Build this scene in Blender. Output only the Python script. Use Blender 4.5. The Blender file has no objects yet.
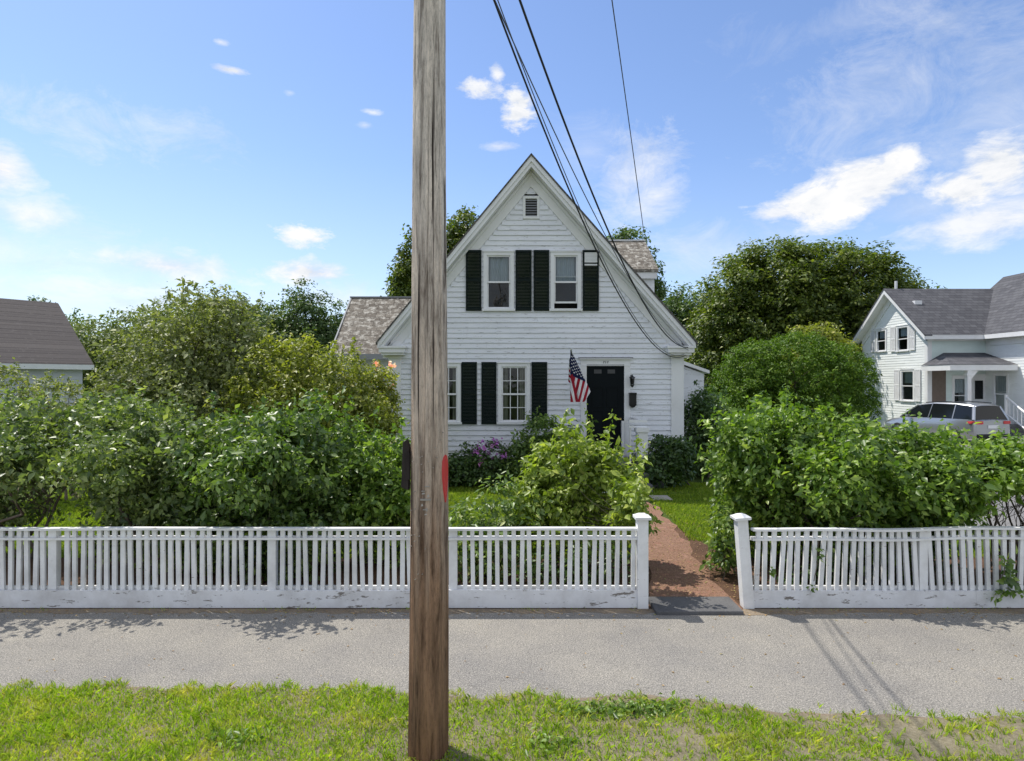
import bpy, math, random
import numpy as np
from mathutils import Vector, Matrix
S = bpy.context.scene
C = S.collection
F = 600.0
def X(px, d): return (px-512.0)/F*d
def Z(py, d): return 2.5+(380.5-py)/F*d
R = math.radians

# ------------------------------------------------------------------ materials
def newmat(name):
    m = bpy.data.materials.new(name); m.use_nodes = True
    nt = m.node_tree; nt.nodes.clear()
    out = nt.nodes.new('ShaderNodeOutputMaterial')
    return m, nt, out
def N(nt, t, **kw):
    n = nt.nodes.new(t)
    for k, v in kw.items():
        if hasattr(n, k): setattr(n, k, v)
        else: n.inputs[k].default_value = v
    return n
def L(nt, a, b): nt.links.new(a, b)
def ramp(nt, fac, stops, interp='LINEAR'):
    r = nt.nodes.new('ShaderNodeValToRGB'); cr = r.color_ramp; cr.interpolation = interp
    while len(cr.elements) < len(stops): cr.elements.new(0.5)
    for e, (p, c) in zip(cr.elements, stops):
        e.position = p; e.color = (*c, 1) if len(c) == 3 else c
    L(nt, fac, r.inputs[0]); return r.outputs[0]
def noise(nt, vec, scale, detail=4, rough=0.55, dist=0.0):
    n = N(nt, 'ShaderNodeTexNoise', Scale=scale, Detail=detail, Roughness=rough, Distortion=dist)
    L(nt, vec, n.inputs['Vector']); return n.outputs['Fac']
def coords(nt, kind='Object', scale=(1,1,1)):
    t = nt.nodes.new('ShaderNodeTexCoord')
    m = nt.nodes.new('ShaderNodeMapping'); m.inputs['Scale'].default_value = scale
    L(nt, t.outputs[kind], m.inputs['Vector']); return m.outputs[0]
def wcoords(nt, scale=(1,1,1)):
    t = nt.nodes.new('ShaderNodeNewGeometry')
    m = nt.nodes.new('ShaderNodeMapping'); m.inputs['Scale'].default_value = scale
    L(nt, t.outputs['Position'], m.inputs['Vector']); return m.outputs[0]
def mixc(nt, fac, a, b, mode='MIX'):
    m = nt.nodes.new('ShaderNodeMix'); m.data_type = 'RGBA'; m.blend_type = mode
    if isinstance(fac, (int, float)): m.inputs[0].default_value = fac
    else: L(nt, fac, m.inputs[0])
    for i, v in ((6, a), (7, b)):
        if isinstance(v, tuple): m.inputs[i].default_value = (*v, 1)
        else: L(nt, v, m.inputs[i])
    return m.outputs[2]
def mth(nt, op, a, b=None, c=None, clamp=False):
    m = nt.nodes.new('ShaderNodeMath'); m.operation = op; m.use_clamp = clamp
    for i, v in enumerate((a, b, c)):
        if v is None: continue
        if isinstance(v, (int, float)): m.inputs[i].default_value = v
        else: L(nt, v, m.inputs[i])
    return m.outputs[0]
def bsdf(nt, out, col, rough=0.6, spec=0.5, metal=0.0, bump=None, bstr=0.3, bdist=0.01, coat=0.0):
    p = N(nt, 'ShaderNodeBsdfPrincipled')
    if isinstance(col, tuple): p.inputs['Base Color'].default_value = (*col, 1)
    else: L(nt, col, p.inputs['Base Color'])
    if isinstance(rough, (int, float)): p.inputs['Roughness'].default_value = rough
    else: L(nt, rough, p.inputs['Roughness'])
    p.inputs['Specular IOR Level'].default_value = spec
    p.inputs['Metallic'].default_value = metal
    p.inputs['Coat Weight'].default_value = coat
    if bump is not None:
        b = N(nt, 'ShaderNodeBump', Strength=bstr, Distance=bdist)
        L(nt, bump, b.inputs['Height']); L(nt, b.outputs[0], p.inputs['Normal'])
    L(nt, p.outputs[0], out.inputs[0]); return p

def paint(name, col, dirt=(0.35,0.33,0.3), amt=0.25, scale=1.5, rough=0.5, chip=None, chips=0.62):
    m, nt, out = newmat(name); v = wcoords(nt, (1,1,1))
    n1 = noise(nt, v, scale, 6, 0.65)
    f = mth(nt, 'MULTIPLY', ramp(nt, n1, [(0.42,(0,0,0)),(0.75,(1,1,1))]), amt)
    c = mixc(nt, f, col, dirt)
    if chip:
        vs = wcoords(nt, (1.0,1.0,4.0))
        n2 = noise(nt, vs, 5.0, 8, 0.7)
        k = ramp(nt, n2, [(chips,(0,0,0)),(chips+0.03,(1,1,1))])
        c = mixc(nt, k, c, chip)
    n3 = noise(nt, wcoords(nt), 40, 3)
    bsdf(nt, out, c, rough, 0.4, bump=n3, bstr=0.15, bdist=0.004)
    return m
def plain(name, col, rough=0.5, metal=0.0, spec=0.5, var=0.15, coat=0.0):
    m, nt, out = newmat(name)
    n = noise(nt, wcoords(nt), 7, 5)
    c = mixc(nt, mth(nt, 'MULTIPLY', n, var*2), col, tuple(x*0.55 for x in col))
    bsdf(nt, out, c, rough, spec, metal, coat=coat); return m

def clapboard_mat(name, col, chip):
    m, nt, out = newmat(name)
    n1 = noise(nt, wcoords(nt, (0.5,0.5,1.2)), 1.6, 6, 0.6)
    c = mixc(nt, mth(nt,'MULTIPLY', ramp(nt, n1, [(0.4,(0,0,0)),(0.75,(1,1,1))]), 0.45), col, tuple(x*0.70 for x in col))
    n2 = noise(nt, wcoords(nt, (1.2,1.2,9.0)), 3.5, 8, 0.72)
    k = ramp(nt, n2, [(0.58,(0,0,0)),(0.63,(1,1,1))])
    c = mixc(nt, mth(nt,'MULTIPLY',k,0.8), c, chip)
    n3 = noise(nt, wcoords(nt, (1,1,12)), 6, 4)
    bsdf(nt, out, c, 0.55, 0.35, bump=n3, bstr=0.2, bdist=0.006); return m

def shingle_mat(name, c1, c2, c3, sx=5.0, sz=7.0, patch=0.6):
    m, nt, out = newmat(name)
    t = nt.nodes.new('ShaderNodeTexCoord')
    sx_ = nt.nodes.new('ShaderNodeSeparateXYZ'); L(nt, t.outputs['Object'], sx_.inputs[0])
    mp = nt.nodes.new('ShaderNodeCombineXYZ'); gn = nt.nodes.new('ShaderNodeNewGeometry'); ns = nt.nodes.new('ShaderNodeSeparateXYZ'); L(nt, gn.outputs['Normal'], ns.inputs[0])
    along = mth(nt,'GREATER_THAN', mth(nt,'ABSOLUTE', ns.outputs[0]), mth(nt,'ABSOLUTE', ns.outputs[1]))
    mxf = nt.nodes.new('ShaderNodeMix'); L(nt, along, mxf.inputs[0]); L(nt, sx_.outputs[0], mxf.inputs[2]); L(nt, sx_.outputs[1], mxf.inputs[3])
    L(nt, mxf.outputs[0], mp.inputs[0]); L(nt, sx_.outputs[2], mp.inputs[1])
    b = N(nt, 'ShaderNodeTexBrick', Scale=1.0)
    b.inputs['Brick Width'].default_value = 1.0/sx; b.inputs['Row Height'].default_value = 1.0/sz
    b.inputs['Mortar Size'].default_value = 0.006; b.inputs['Bias'].default_value = 0.0
    b.inputs['Color1'].default_value = (*c1,1); b.inputs['Color2'].default_value = (*c2,1)
    b.inputs['Mortar'].default_value = (c1[0]*0.3,c1[1]*0.3,c1[2]*0.3,1)
    L(nt, mp.outputs[0], b.inputs['Vector'])
    n = noise(nt, coords(nt, 'Object', (1,1,1.5)), 5.5, 8, 0.78)
    k = ramp(nt, n, [(patch-0.08,(0,0,0)),(patch+0.04,(1,1,1))])
    c = mixc(nt, k, b.outputs['Color'], c3)
    n4 = noise(nt, coords(nt), 40, 4, 0.7)
    c = mixc(nt, 0.5, c, ramp(nt, n4, [(0.3,(0.35,0.35,0.35)),(0.7,(1.0,1.0,1.0))]), 'MULTIPLY')
    bsdf(nt, out, c, 0.9, 0.2, bump=n4, bstr=0.4, bdist=0.02); return m

def leafmat(name, c1, c2, c3=None, trans=0.35, rough=0.42, spec=0.5, tcol=None):
    m, nt, out = newmat(name)
    g = nt.nodes.new('ShaderNodeNewGeometry')
    stops = [(0.0, c1), (0.85, c2)]
    stops.append((1.0, c3 if c3 else c2))
    c = ramp(nt, g.outputs['Random Per Island'], stops)
    n = noise(nt, wcoords(nt), 0.9, 3)
    c = mixc(nt, 1.0, c, ramp(nt, n, [(0.25,(1.65,1.65,1.5)),(0.75,(2.65,2.55,2.0))]), 'MULTIPLY')
    p = N(nt, 'ShaderNodeBsdfPrincipled', Roughness=rough)
    p.inputs['Specular IOR Level'].default_value = spec
    L(nt, c, p.inputs['Base Color'])
    t = N(nt, 'ShaderNodeBsdfTranslucent')
    tc = mixc(nt, 1.0, c, tcol or (1.5,1.7,0.5), 'MULTIPLY')
    L(nt, tc, t.inputs['Color'])
    mx = N(nt, 'ShaderNodeMixShader'); mx.inputs[0].default_value = trans
    L(nt, p.outputs[0], mx.inputs[1]); L(nt, t.outputs[0], mx.inputs[2])
    L(nt, mx.outputs[0], out.inputs[0]); return m

M = {}
M['white'] = paint('white_trim_paint', (0.80,0.80,0.80), (0.5,0.48,0.45), 0.3)
M['clap'] = clapboard_mat('weathered_clapboard', (0.80,0.81,0.84), (0.28,0.27,0.25))
M['clap2'] = clapboard_mat('clean_clapboard', (0.88,0.90,0.88), (0.68,0.68,0.65))  # brightened for the sunlit gable; the front wall has a shade-tinted copy
M['fence'] = paint('fence_paint', (0.80,0.80,0.80), (0.38,0.37,0.35), 0.55, 2.5, 0.6, (0.30,0.27,0.23), 0.64)
M['fencebase'] = paint('peeling_fence_paint', (0.78,0.78,0.79), (0.42,0.40,0.38), 0.6, 3.0, 0.65, (0.22,0.20,0.18), 0.59)
M['shutter'] = plain('dark_green_shutter', (0.006,0.013,0.011), 0.6, spec=0.15)
M['door'] = plain('black_door_paint', (0.005,0.008,0.010), 0.6, spec=0.12)
M['black'] = plain('black_metal', (0.012,0.012,0.014), 0.35, 0.3)
M['rubber'] = plain('black_cable', (0.018,0.018,0.022), 0.6)
M['greycable'] = plain('grey_cable', (0.10,0.11,0.13), 0.6)
M['found'] = plain('foundation_stone', (0.10,0.10,0.10), 0.9, var=0.5)
M['roofold'] = shingle_mat('patchy_old_shingle', (0.160,0.138,0.112), (0.25,0.22,0.18), (0.60,0.57,0.50), 3.3, 6.5, 0.575)
M['roofgrey'] = shingle_mat('grey_shingle', (0.10,0.10,0.11), (0.15,0.15,0.16), (0.17,0.17,0.18), 3.3, 6.5, 0.66)
M['roofbrown'] = shingle_mat('brown_shingle', (0.100,0.088,0.085), (0.13,0.115,0.108), (0.15,0.135,0.128), 3.3, 5.0, 0.62)
M['roofmain'] = shingle_mat('dark_shingle', (0.10,0.095,0.09), (0.15,0.14,0.13), (0.22,0.2,0.18), 4, 6.5, 0.6)
M['clap3'] = clapboard_mat('shade_tinted_clapboard', (0.70,0.80,0.77), (0.60,0.68,0.65))  # white clapboard with the front wall's shade put into its colour
M['greywall'] = clapboard_mat('grey_blue_siding', (0.58,0.60,0.63), (0.5,0.52,0.54))
M['brass'] = plain('brass', (0.6,0.42,0.15), 0.3, 1.0)
M['curtain'] = plain('curtain_cloth', (0.72,0.76,0.80), 0.9, var=0.25)
M['creamcurtain'] = plain('cream_curtain', (0.45,0.42,0.34), 0.9, var=0.4)
M['interior'] = plain('dim_interior', (0.06,0.055,0.05), 0.9)
M['brownwall'] = plain('brown_shingle_wall', (0.20,0.155,0.125), 0.85, var=0.4)
M['louver'] = plain('grey_louver', (0.30,0.31,0.32), 0.7)

def glass_mat():
    m, nt, out = newmat('window_glass')
    gl = N(nt, 'ShaderNodeBsdfGlossy', Roughness=0.03); gl.inputs['Color'].default_value = (0.9,0.95,1,1)
    tr = N(nt, 'ShaderNodeBsdfTransparent'); tr.inputs['Color'].default_value = (0.75,0.8,0.8,1)
    fr = N(nt, 'ShaderNodeFresnel', IOR=1.5)
    k = mth(nt, 'ADD', fr.outputs[0], 0.0)
    n = noise(nt, wcoords(nt), 2.5, 2)
    b = N(nt, 'ShaderNodeBump', Strength=0.25, Distance=0.02); L(nt, n, b.inputs['Height']); L(nt, b.outputs[0], gl.inputs['Normal'])
    mx = N(nt, 'ShaderNodeMixShader'); L(nt, k, mx.inputs[0]); L(nt, tr.outputs[0], mx.inputs[1]); L(nt, gl.outputs[0], mx.inputs[2])
    L(nt, mx.outputs[0], out.inputs[0]); return m
M['glass'] = glass_mat()
def carglass():
    m, nt, out = newmat('tinted_glass'); bsdf(nt, out, (0.010,0.012,0.013), 0.08, 0.35); return m
M['carglass'] = carglass()
def carpaint():
    m, nt, out = newmat('silver_car_paint')
    n = noise(nt, wcoords(nt), 900, 2)
    c = mixc(nt, n, (0.36,0.37,0.39), (0.52,0.53,0.55))
    bsdf(nt, out, c, 0.32, 0.5, 0.75, coat=0.8); return m
M['car'] = carpaint()
M['redlens'] = plain('red_lens', (0.62,0.05,0.05), 0.35)
M['tyre'] = plain('tyre_rubber', (0.02,0.02,0.02), 0.85)
M['alloy'] = plain('alloy_wheel', (0.45,0.46,0.48), 0.3, 0.9)

def wood_pole():
    m, nt, out = newmat('weathered_pole_wood')
    v = coords(nt, 'Object', (1,1,0.075))
    n1 = noise(nt, v, 22, 9, 0.68, 0.6)
    n2 = noise(nt, coords(nt, 'Object', (1,1,0.16)), 110, 10, 0.85, 0.5)
    n5 = noise(nt, coords(nt,'Object',(1,1,0.05)), 7, 5, 0.6, 0.8)
    sep = nt.nodes.new('ShaderNodeSeparateXYZ'); t = nt.nodes.new('ShaderNodeTexCoord'); L(nt, t.outputs['Object'], sep.inputs[0])
    h = mth(nt, 'DIVIDE', sep.outputs[2], 4.2)
    hn = mth(nt, 'ADD', h, mth(nt,'MULTIPLY', mth(nt,'SUBTRACT', n5, 0.5), 0.7))
    base = ramp(nt, hn, [(0.0,(0.17,0.088,0.048)),(0.28,(0.33,0.21,0.135)),(0.52,(0.54,0.45,0.36)),(0.90,(0.74,0.67,0.58))])
    g = ramp(nt, n1, [(0.36,(0.28,0.25,0.23)),(0.48,(0.80,0.78,0.76)),(0.60,(1.12,1.08,1.04)),(0.8,(1.4,1.36,1.3))])
    c = mixc(nt, 1.0, base, g, 'MULTIPLY')
    g2 = ramp(nt, n2, [(0.38,(0.55,0.53,0.51)),(0.5,(1,1,1)),(0.66,(1.25,1.24,1.22))])
    c = mixc(nt, 0.8, c, g2, 'MULTIPLY')
    # long drying cracks
    n3 = noise(nt, coords(nt,'Object',(1,1,0.012)), 30, 3, 0.5, 0.2)
    ck = ramp(nt, n3, [(0.325,(1,1,1)),(0.36,(0,0,0))])
    c = mixc(nt, ck, c, (0.035,0.025,0.02))
    # bleached / orange-brown sap streak
    k = ramp(nt, n5, [(0.58,(0,0,0)),(0.72,(1,1,1))])
    c = mixc(nt, mth(nt,'MULTIPLY',k,0.45), c, (0.26,0.125,0.05))
    ge = nt.nodes.new('ShaderNodeNewGeometry'); c = mixc(nt, 1.0, c, ramp(nt, ge.outputs['Pointiness'], [(0.40,(0.12,0.10,0.09)),(0.49,(1,1,1)),(0.53,(1,1,1)),(0.6,(1.25,1.22,1.2))]), 'MULTIPLY')
    hsum = mth(nt, 'ADD', mth(nt,'MULTIPLY',n1,0.7), mth(nt,'MULTIPLY',n2,0.5))
    bsdf(nt, out, c, 0.85, 0.25, bump=hsum, bstr=0.9, bdist=0.012); return m
M['pole'] = wood_pole()
def bark(name, col):
    m, nt, out = newmat(name)
    n1 = noise(nt, coords(nt, 'Object', (1,1,0.2)), 12, 6, 0.7)
    c = ramp(nt, n1, [(0.3, tuple(x*0.35 for x in col)),(0.7, col)])
    bsdf(nt, out, c, 0.9, 0.2, bump=n1, bstr=0.6, bdist=0.02); return m
M['bark'] = bark('bark', (0.16,0.13,0.10))
M['stem'] = bark('shrub_stem', (0.22,0.18,0.14))

def asphalt(name, base, light, scale=1.0):
    m, nt, out = newmat(name)
    n1 = noise(nt, wcoords(nt), 90*scale, 5, 0.8)
    n2 = noise(nt, wcoords(nt), 1.1, 6, 0.6)
    n3 = noise(nt, wcoords(nt, (1,2.2,1)), 3.2, 6, 0.65)
    vor = N(nt, 'ShaderNodeTexVoronoi', Scale=120*scale); L(nt, wcoords(nt), vor.inputs['Vector'])
    c = ramp(nt, n1, [(0.34, tuple(x*0.30 for x in base)),(0.5, base),(0.66, light)])
    vc = ramp(nt, vor.outputs['Color'], [(0.1,(0.78,0.78,0.78)),(0.9,(1.2,1.18,1.14))])
    c = mixc(nt, 0.8, c, vc, 'MULTIPLY')
    c = mixc(nt, 1.0, c, ramp(nt, n2, [(0.3,(0.82,0.82,0.84)),(0.7,(1.1,1.08,1.04))]), 'MULTIPLY')
    k = ramp(nt, n3, [(0.62,(0,0,0)),(0.78,(1,1,1))])
    c = mixc(nt, mth(nt,'MULTIPLY',k,0.55), c, tuple((base[0]*1.7, base[1]*1.6, base[2]*1.4)))
    crk = N(nt, 'ShaderNodeTexVoronoi', Scale=0.55); crk.feature = 'DISTANCE_TO_EDGE'
    wv = nt.nodes.new('ShaderNodeVectorMath'); wv.operation='ADD'
    nz = N(nt,'ShaderNodeTexNoise', Scale=2.5, Detail=5.0); L(nt, wcoords(nt), nz.inputs['Vector'])
    L(nt, nz.outputs['Color'], wv.inputs[0]); L(nt, wcoords(nt), wv.inputs[1]); L(nt, wv.outputs[0], crk.inputs['Vector'])
    ck = ramp(nt, crk.outputs['Distance'], [(0.0,(0.25,0.25,0.25)),(0.005,(1,1,1))])
    c = mixc(nt, 0.28, c, ck, 'MULTIPLY')
    bsdf(nt, out, c, 0.9, 0.25, bump=n1, bstr=0.5, bdist=0.006); return m
M['walk'] = asphalt('sidewalk_asphalt', (0.248,0.237,0.216), (0.51,0.48,0.43))
M['drive'] = asphalt('driveway_asphalt', (0.20,0.20,0.20), (0.35,0.34,0.33), 0.6)

def soil(name, a, b, c3):
    m, nt, out = newmat(name)
    n1 = noise(nt, wcoords(nt), 55, 10, 0.85); n2 = noise(nt, wcoords(nt), 2.2, 4)
    c = ramp(nt, n1, [(0.3,a),(0.55,b),(0.75,c3)])
    c = mixc(nt, 1.0, c, ramp(nt, n2, [(0.3,(0.75,0.75,0.75)),(0.7,(1.15,1.12,1.08))]), 'MULTIPLY')
    bsdf(nt, out, c, 0.95, 0.15, bump=n1, bstr=0.8, bdist=0.03); return m
M['earth'] = soil('verge_earth', (0.14,0.12,0.07), (0.34,0.30,0.21), (0.62,0.56,0.44))
M['mulch'] = soil('mulch', (0.05,0.03,0.02), (0.17,0.10,0.065), (0.40,0.27,0.19))
M['edge'] = soil('sand_edge', (0.17,0.13,0.09), (0.34,0.28,0.21), (0.5,0.43,0.34))
def ground_mat():
    m, nt, out = newmat('lawn_ground')
    n1 = noise(nt, wcoords(nt), 30, 6, 0.7); n2 = noise(nt, wcoords(nt), 1.3, 4)
    c = ramp(nt, n1, [(0.3,(0.035,0.055,0.012)),(0.55,(0.08,0.12,0.025)),(0.75,(0.15,0.18,0.05))])
    c = mixc(nt, 1.0, c, ramp(nt, n2, [(0.3,(0.8,0.8,0.8)),(0.7,(1.2,1.15,1.0))]), 'MULTIPLY')
    bsdf(nt, out, c, 0.95, 0.15, bump=n1, bstr=0.6, bdist=0.03); return m
M['ground'] = ground_mat()
def brick_mat():
    m, nt, out = newmat('old_brick_path')
    v = wcoords(nt)
    b = N(nt, 'ShaderNodeTexBrick', Scale=1.0)
    b.inputs['Brick Width'].default_value = 0.21; b.inputs['Row Height'].default_value = 0.105
    b.inputs['Mortar Size'].default_value = 0.008; b.inputs['Mortar Smooth'].default_value = 0.3
    b.inputs['Color1'].default_value = (0.28,0.13,0.095,1); b.inputs['Color2'].default_value = (0.44,0.28,0.22,1)
    b.inputs['Mortar'].default_value = (0.15,0.11,0.08,1)
    nz = N(nt,'ShaderNodeTexNoise', Scale=3.0, Detail=3.0); L(nt, v, nz.inputs['Vector'])
    vm = nt.nodes.new('ShaderNodeVectorMath'); vm.operation='MULTIPLY_ADD'; L(nt, nz.outputs['Color'], vm.inputs[0]); vm.inputs[1].default_value=(0.06,0.06,0); L(nt, v, vm.inputs[2])
    L(nt, vm.outputs[0], b.inputs['Vector'])
    n = noise(nt, v, 5.5, 8, 0.75)
    c = mixc(nt, ramp(nt, n, [(0.34,(0,0,0)),(0.48,(0.92,0.92,0.92))]), b.outputs['Color'], (0.24,0.150,0.105))
    n2 = noise(nt, v, 45, 6, 0.8)
    c = mixc(nt, 0.9, c, ramp(nt, n2, [(0.3,(0.35,0.32,0.30)),(0.66,(1.6,1.5,1.42))]), 'MULTIPLY')
    bsdf(nt, out, c, 0.9, 0.2, bump=n2, bstr=0.8, bdist=0.02); return m
M['brick'] = brick_mat()
M['slab'] = soil('granite_slab', (0.11,0.115,0.12), (0.18,0.18,0.185), (0.27,0.27,0.27))
M['stone'] = plain('stepping_stone', (0.42,0.38,0.32), 0.9)

# leaf palettes
M['lilac'] = leafmat('lilac_leaf', (0.020,0.042,0.012), (0.085,0.130,0.034), (0.17,0.21,0.08), 0.33, 0.38, 0.55)
M['lilacR'] = leafmat('bright_lilac_leaf', (0.028,0.058,0.012), (0.105,0.160,0.032), (0.20,0.25,0.08), 0.36, 0.40, 0.5)
M['lime'] = leafmat('lime_leaf', (0.050,0.080,0.014), (0.150,0.190,0.036), (0.26,0.28,0.09), 0.36, 0.42, 0.5)
M['lilacH'] = leafmat('hazy_lilac_leaf', (0.034,0.056,0.024), (0.115,0.148,0.062), (0.20,0.22,0.12), 0.34, 0.4, 0.5)  # lighter lilac leaves, with the haze on the left put into the colour
M['dark'] = leafmat('dark_leaf', (0.016,0.034,0.012), (0.042,0.074,0.022), (0.07,0.10,0.03), 0.25, 0.4, 0.5)
M['apple'] = leafmat('hazy_apple_leaf', (0.060,0.075,0.036), (0.135,0.150,0.078), (0.20,0.20,0.11), 0.3, 0.5, 0.4)  # leaf colour paled and greyed to carry glare haze
M['yell'] = leafmat('yellow_green_leaf', (0.065,0.080,0.018), (0.165,0.180,0.045), (0.25,0.23,0.08), 0.33, 0.45, 0.45)
M['maple'] = leafmat('maple_leaf', (0.020,0.036,0.008), (0.078,0.102,0.022), (0.13,0.145,0.03), 0.3, 0.45, 0.4)
M['yew'] = leafmat('hedge_leaf', (0.026,0.056,0.008), (0.066,0.112,0.015), (0.11,0.155,0.026), 0.28, 0.5, 0.3)
M['far'] = leafmat('far_leaf', (0.030,0.052,0.024), (0.065,0.098,0.040), (0.09,0.12,0.05), 0.25, 0.5, 0.3)
M['faryel'] = leafmat('far_light_leaf', (0.055,0.075,0.030), (0.11,0.135,0.050), (0.13,0.15,0.06), 0.25, 0.5, 0.3)
M['hosta'] = leafmat('pale_green_leaf', (0.035,0.065,0.022), (0.10,0.145,0.05), (0.24,0.26,0.13), 0.3, 0.4, 0.5)
M['purple'] = leafmat('purple_petal', (0.22,0.07,0.30), (0.34,0.13,0.42), (0.45,0.22,0.5), 0.3, 0.6, 0.3, (1,1,1))
M['pink'] = leafmat('pink_petal', (0.62,0.28,0.22), (0.75,0.48,0.38), (0.8,0.7,0.5), 0.3, 0.6, 0.3, (1,1,1))
M['whitepetal'] = leafmat('cream_petal', (0.55,0.50,0.33), (0.75,0.72,0.5), (0.8,0.78,0.6), 0.3, 0.6, 0.3, (1,1,1))
def grassmat(name, g1, g2, dry, dryness):
    m, nt, out = newmat(name)
    g = nt.nodes.new('ShaderNodeNewGeometry')
    c = ramp(nt, g.outputs['Random Per Island'], [(0.0,g1),(0.8,g2),(0.97,dry)])
    n = noise(nt, wcoords(nt), 2.6, 4, 0.6)
    k = ramp(nt, n, [(dryness-0.1,(0,0,0)),(dryness+0.1,(0.75,0.75,0.75))])
    c = mixc(nt, k, c, dry)
    n2 = noise(nt, wcoords(nt), 6, 4)
    c = mixc(nt, 1.0, c, ramp(nt, n2, [(0.3,(1.25,1.3,1.1)),(0.7,(1.9,1.8,1.4))]), 'MULTIPLY')
    p = N(nt, 'ShaderNodeBsdfPrincipled', Roughness=0.55); p.inputs['Specular IOR Level'].default_value = 0.3
    L(nt, c, p.inputs['Base Color'])
    t = N(nt, 'ShaderNodeBsdfTranslucent'); L(nt, mixc(nt,1.0,c,(1.5,1.6,0.6),'MULTIPLY'), t.inputs['Color'])
    mx = N(nt, 'ShaderNodeMixShader'); mx.inputs[0].default_value = 0.4
    L(nt, p.outputs[0], mx.inputs[1]); L(nt, t.outputs[0], mx.inputs[2]); L(nt, mx.outputs[0], out.inputs[0]); return m
M['grass'] = grassmat('verge_grass', (0.110,0.185,0.016), (0.260,0.365,0.036), (0.36,0.33,0.11), 0.60)
M['lawn'] = grassmat('lawn_grass', (0.095,0.155,0.018), (0.200,0.270,0.035), (0.24,0.26,0.07), 0.75)

# ------------------------------------------------------------------ mesh helpers
class MB:
    def __init__(s, mat=None): s.v = []; s.f = []; s.m = mat or Matrix()
    def add(s, vs, fs):
        o = len(s.v); s.v += [tuple(s.m @ Vector(p)) for p in vs]; s.f += [tuple(i+o for i in f) for f in fs]
    def box(s, x0, x1, y0, y1, z0, z1):
        s.add([(x0,y0,z0),(x1,y0,z0),(x1,y1,z0),(x0,y1,z0),(x0,y0,z1),(x1,y0,z1),(x1,y1,z1),(x0,y1,z1)],
              [(0,3,2,1),(4,5,6,7),(0,1,5,4),(1,2,6,5),(2,3,7,6),(3,0,4,7)])
    def prism(s, poly, y0, y1):      # polygon in xz, counter-clockwise seen from -y
        n = len(poly)
        vs = [(x,y0,z) for x,z in poly]+[(x,y1,z) for x,z in poly]
        s.add(vs, [tuple(range(n)), tuple(range(2*n-1,n-1,-1))]+[((i+1)%n,i,i+n,(i+1)%n+n) for i in range(n)])
    def quad(s, a, b, c, d): s.add([a,b,c,d], [(0,1,2,3)])
    def tube(s, pts, radii, n=8, cap=True):
        pts = [Vector(p) for p in pts]
        if isinstance(radii, (int,float)): radii = [radii]*len(pts)
        vs = []; fs = []
        ref = Vector((0.13,0.97,0.21))
        for i, p in enumerate(pts):
            d = (pts[min(i+1,len(pts)-1)]-pts[max(i-1,0)]).normalized()
            a = d.cross(ref)
            if a.length < 0.05: a = d.cross(Vector((1,0,0)))
            a.normalize(); b = d.cross(a)
            for k in range(n):
                t = 2*math.pi*k/n
                vs.append(p+radii[i]*(math.cos(t)*a+math.sin(t)*b))
        for i in range(len(pts)-1):
            for k in range(n):
                fs.append((i*n+k, i*n+(k+1)%n, (i+1)*n+(k+1)%n, (i+1)*n+k))
        if cap: fs += [tuple(range(n)), tuple(range(len(vs)-1, len(vs)-n-1, -1))]
        s.add(vs, fs)
    def build(s, name, mat, parent=None, smooth=False, bevel=0):
        me = bpy.data.meshes.new(name); me.from_pydata(s.v, [], s.f); me.update()
        me.materials.append(M[mat] if isinstance(mat,str) else mat)
        if smooth: me.polygons.foreach_set('use_smooth', [True]*len(me.polygons))
        o = bpy.data.objects.new(name, me); C.objects.link(o)
        if parent: o.parent = parent
        if bevel:
            b = o.modifiers.new('bevel','BEVEL'); b.width = bevel; b.segments = 2; b.limit_method = 'ANGLE'
        return o
def tag(o, label=None, cat=None, group=None, kind=None):
    if label: o['label'] = label
    if cat: o['category'] = cat
    if group: o['group'] = group
    if kind: o['kind'] = kind
    return o
def empty(name, loc=(0,0,0), rz=0, **k):
    o = bpy.data.objects.new(name, None); C.objects.link(o); o.location = loc; o.rotation_euler = (0,0,rz)
    o.empty_display_size = 0.2
    return tag(o, **k)
def fastmesh(name, verts, counts_per_face, mat, parent=None):
    """verts (n,k,3): one or two faces per group"""
    n = verts.shape[0]; k = verts.shape[1]
    faces = counts_per_face                     # list of index tuples in a group, all the same length
    fl = len(faces[0]); nf = len(faces)
    me = bpy.data.meshes.new(name)
    me.vertices.add(n*k); me.vertices.foreach_set('co', verts.astype(np.float32).ravel())
    idx = (np.arange(n)[:,None,None]*k + np.array(faces)[None,:,:]).astype(np.int32)
    me.loops.add(n*nf*fl); me.loops.foreach_set('vertex_index', idx.ravel())
    me.polygons.add(n*nf); me.polygons.foreach_set('loop_start', (np.arange(n*nf)*fl).astype(np.int32))
    me.update(calc_edges=True)
    me.materials.append(M[mat])
    o = bpy.data.objects.new(name, me); C.objects.link(o)
    if parent: o.parent = parent
    return o
def nrm(a): return a/np.maximum(np.linalg.norm(a, axis=1, keepdims=True), 1e-6)
def leaves(pts, out, size, rng, aspect=0.62, droop=0.35, upb=0.45, rnd=0.75, jit=0.42, heart=False):
    n = len(pts)
    nor = nrm(out*0.55 + np.array([0,0,upb]) + rng.normal(0, rnd, (n,3)))
    t = rng.normal(0,1,(n,3)); t[:,2] -= droop*1.6; t += out*0.5
    t = nrm(t - nor*np.sum(t*nor,axis=1,keepdims=True))
    b = np.cross(nor, t)
    L_ = (size*(1+rng.normal(0,jit,(n,1)))).clip(size*0.45, size*1.8); W = L_*aspect
    mid = pts + t*L_*0.42
    tip = pts + t*L_ - nor*L_*0.12
    l = mid + b*W*0.5 + nor*W*0.16; r = mid - b*W*0.5 + nor*W*0.16
    return np.stack([pts, l, tip, r], axis=1)
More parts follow.
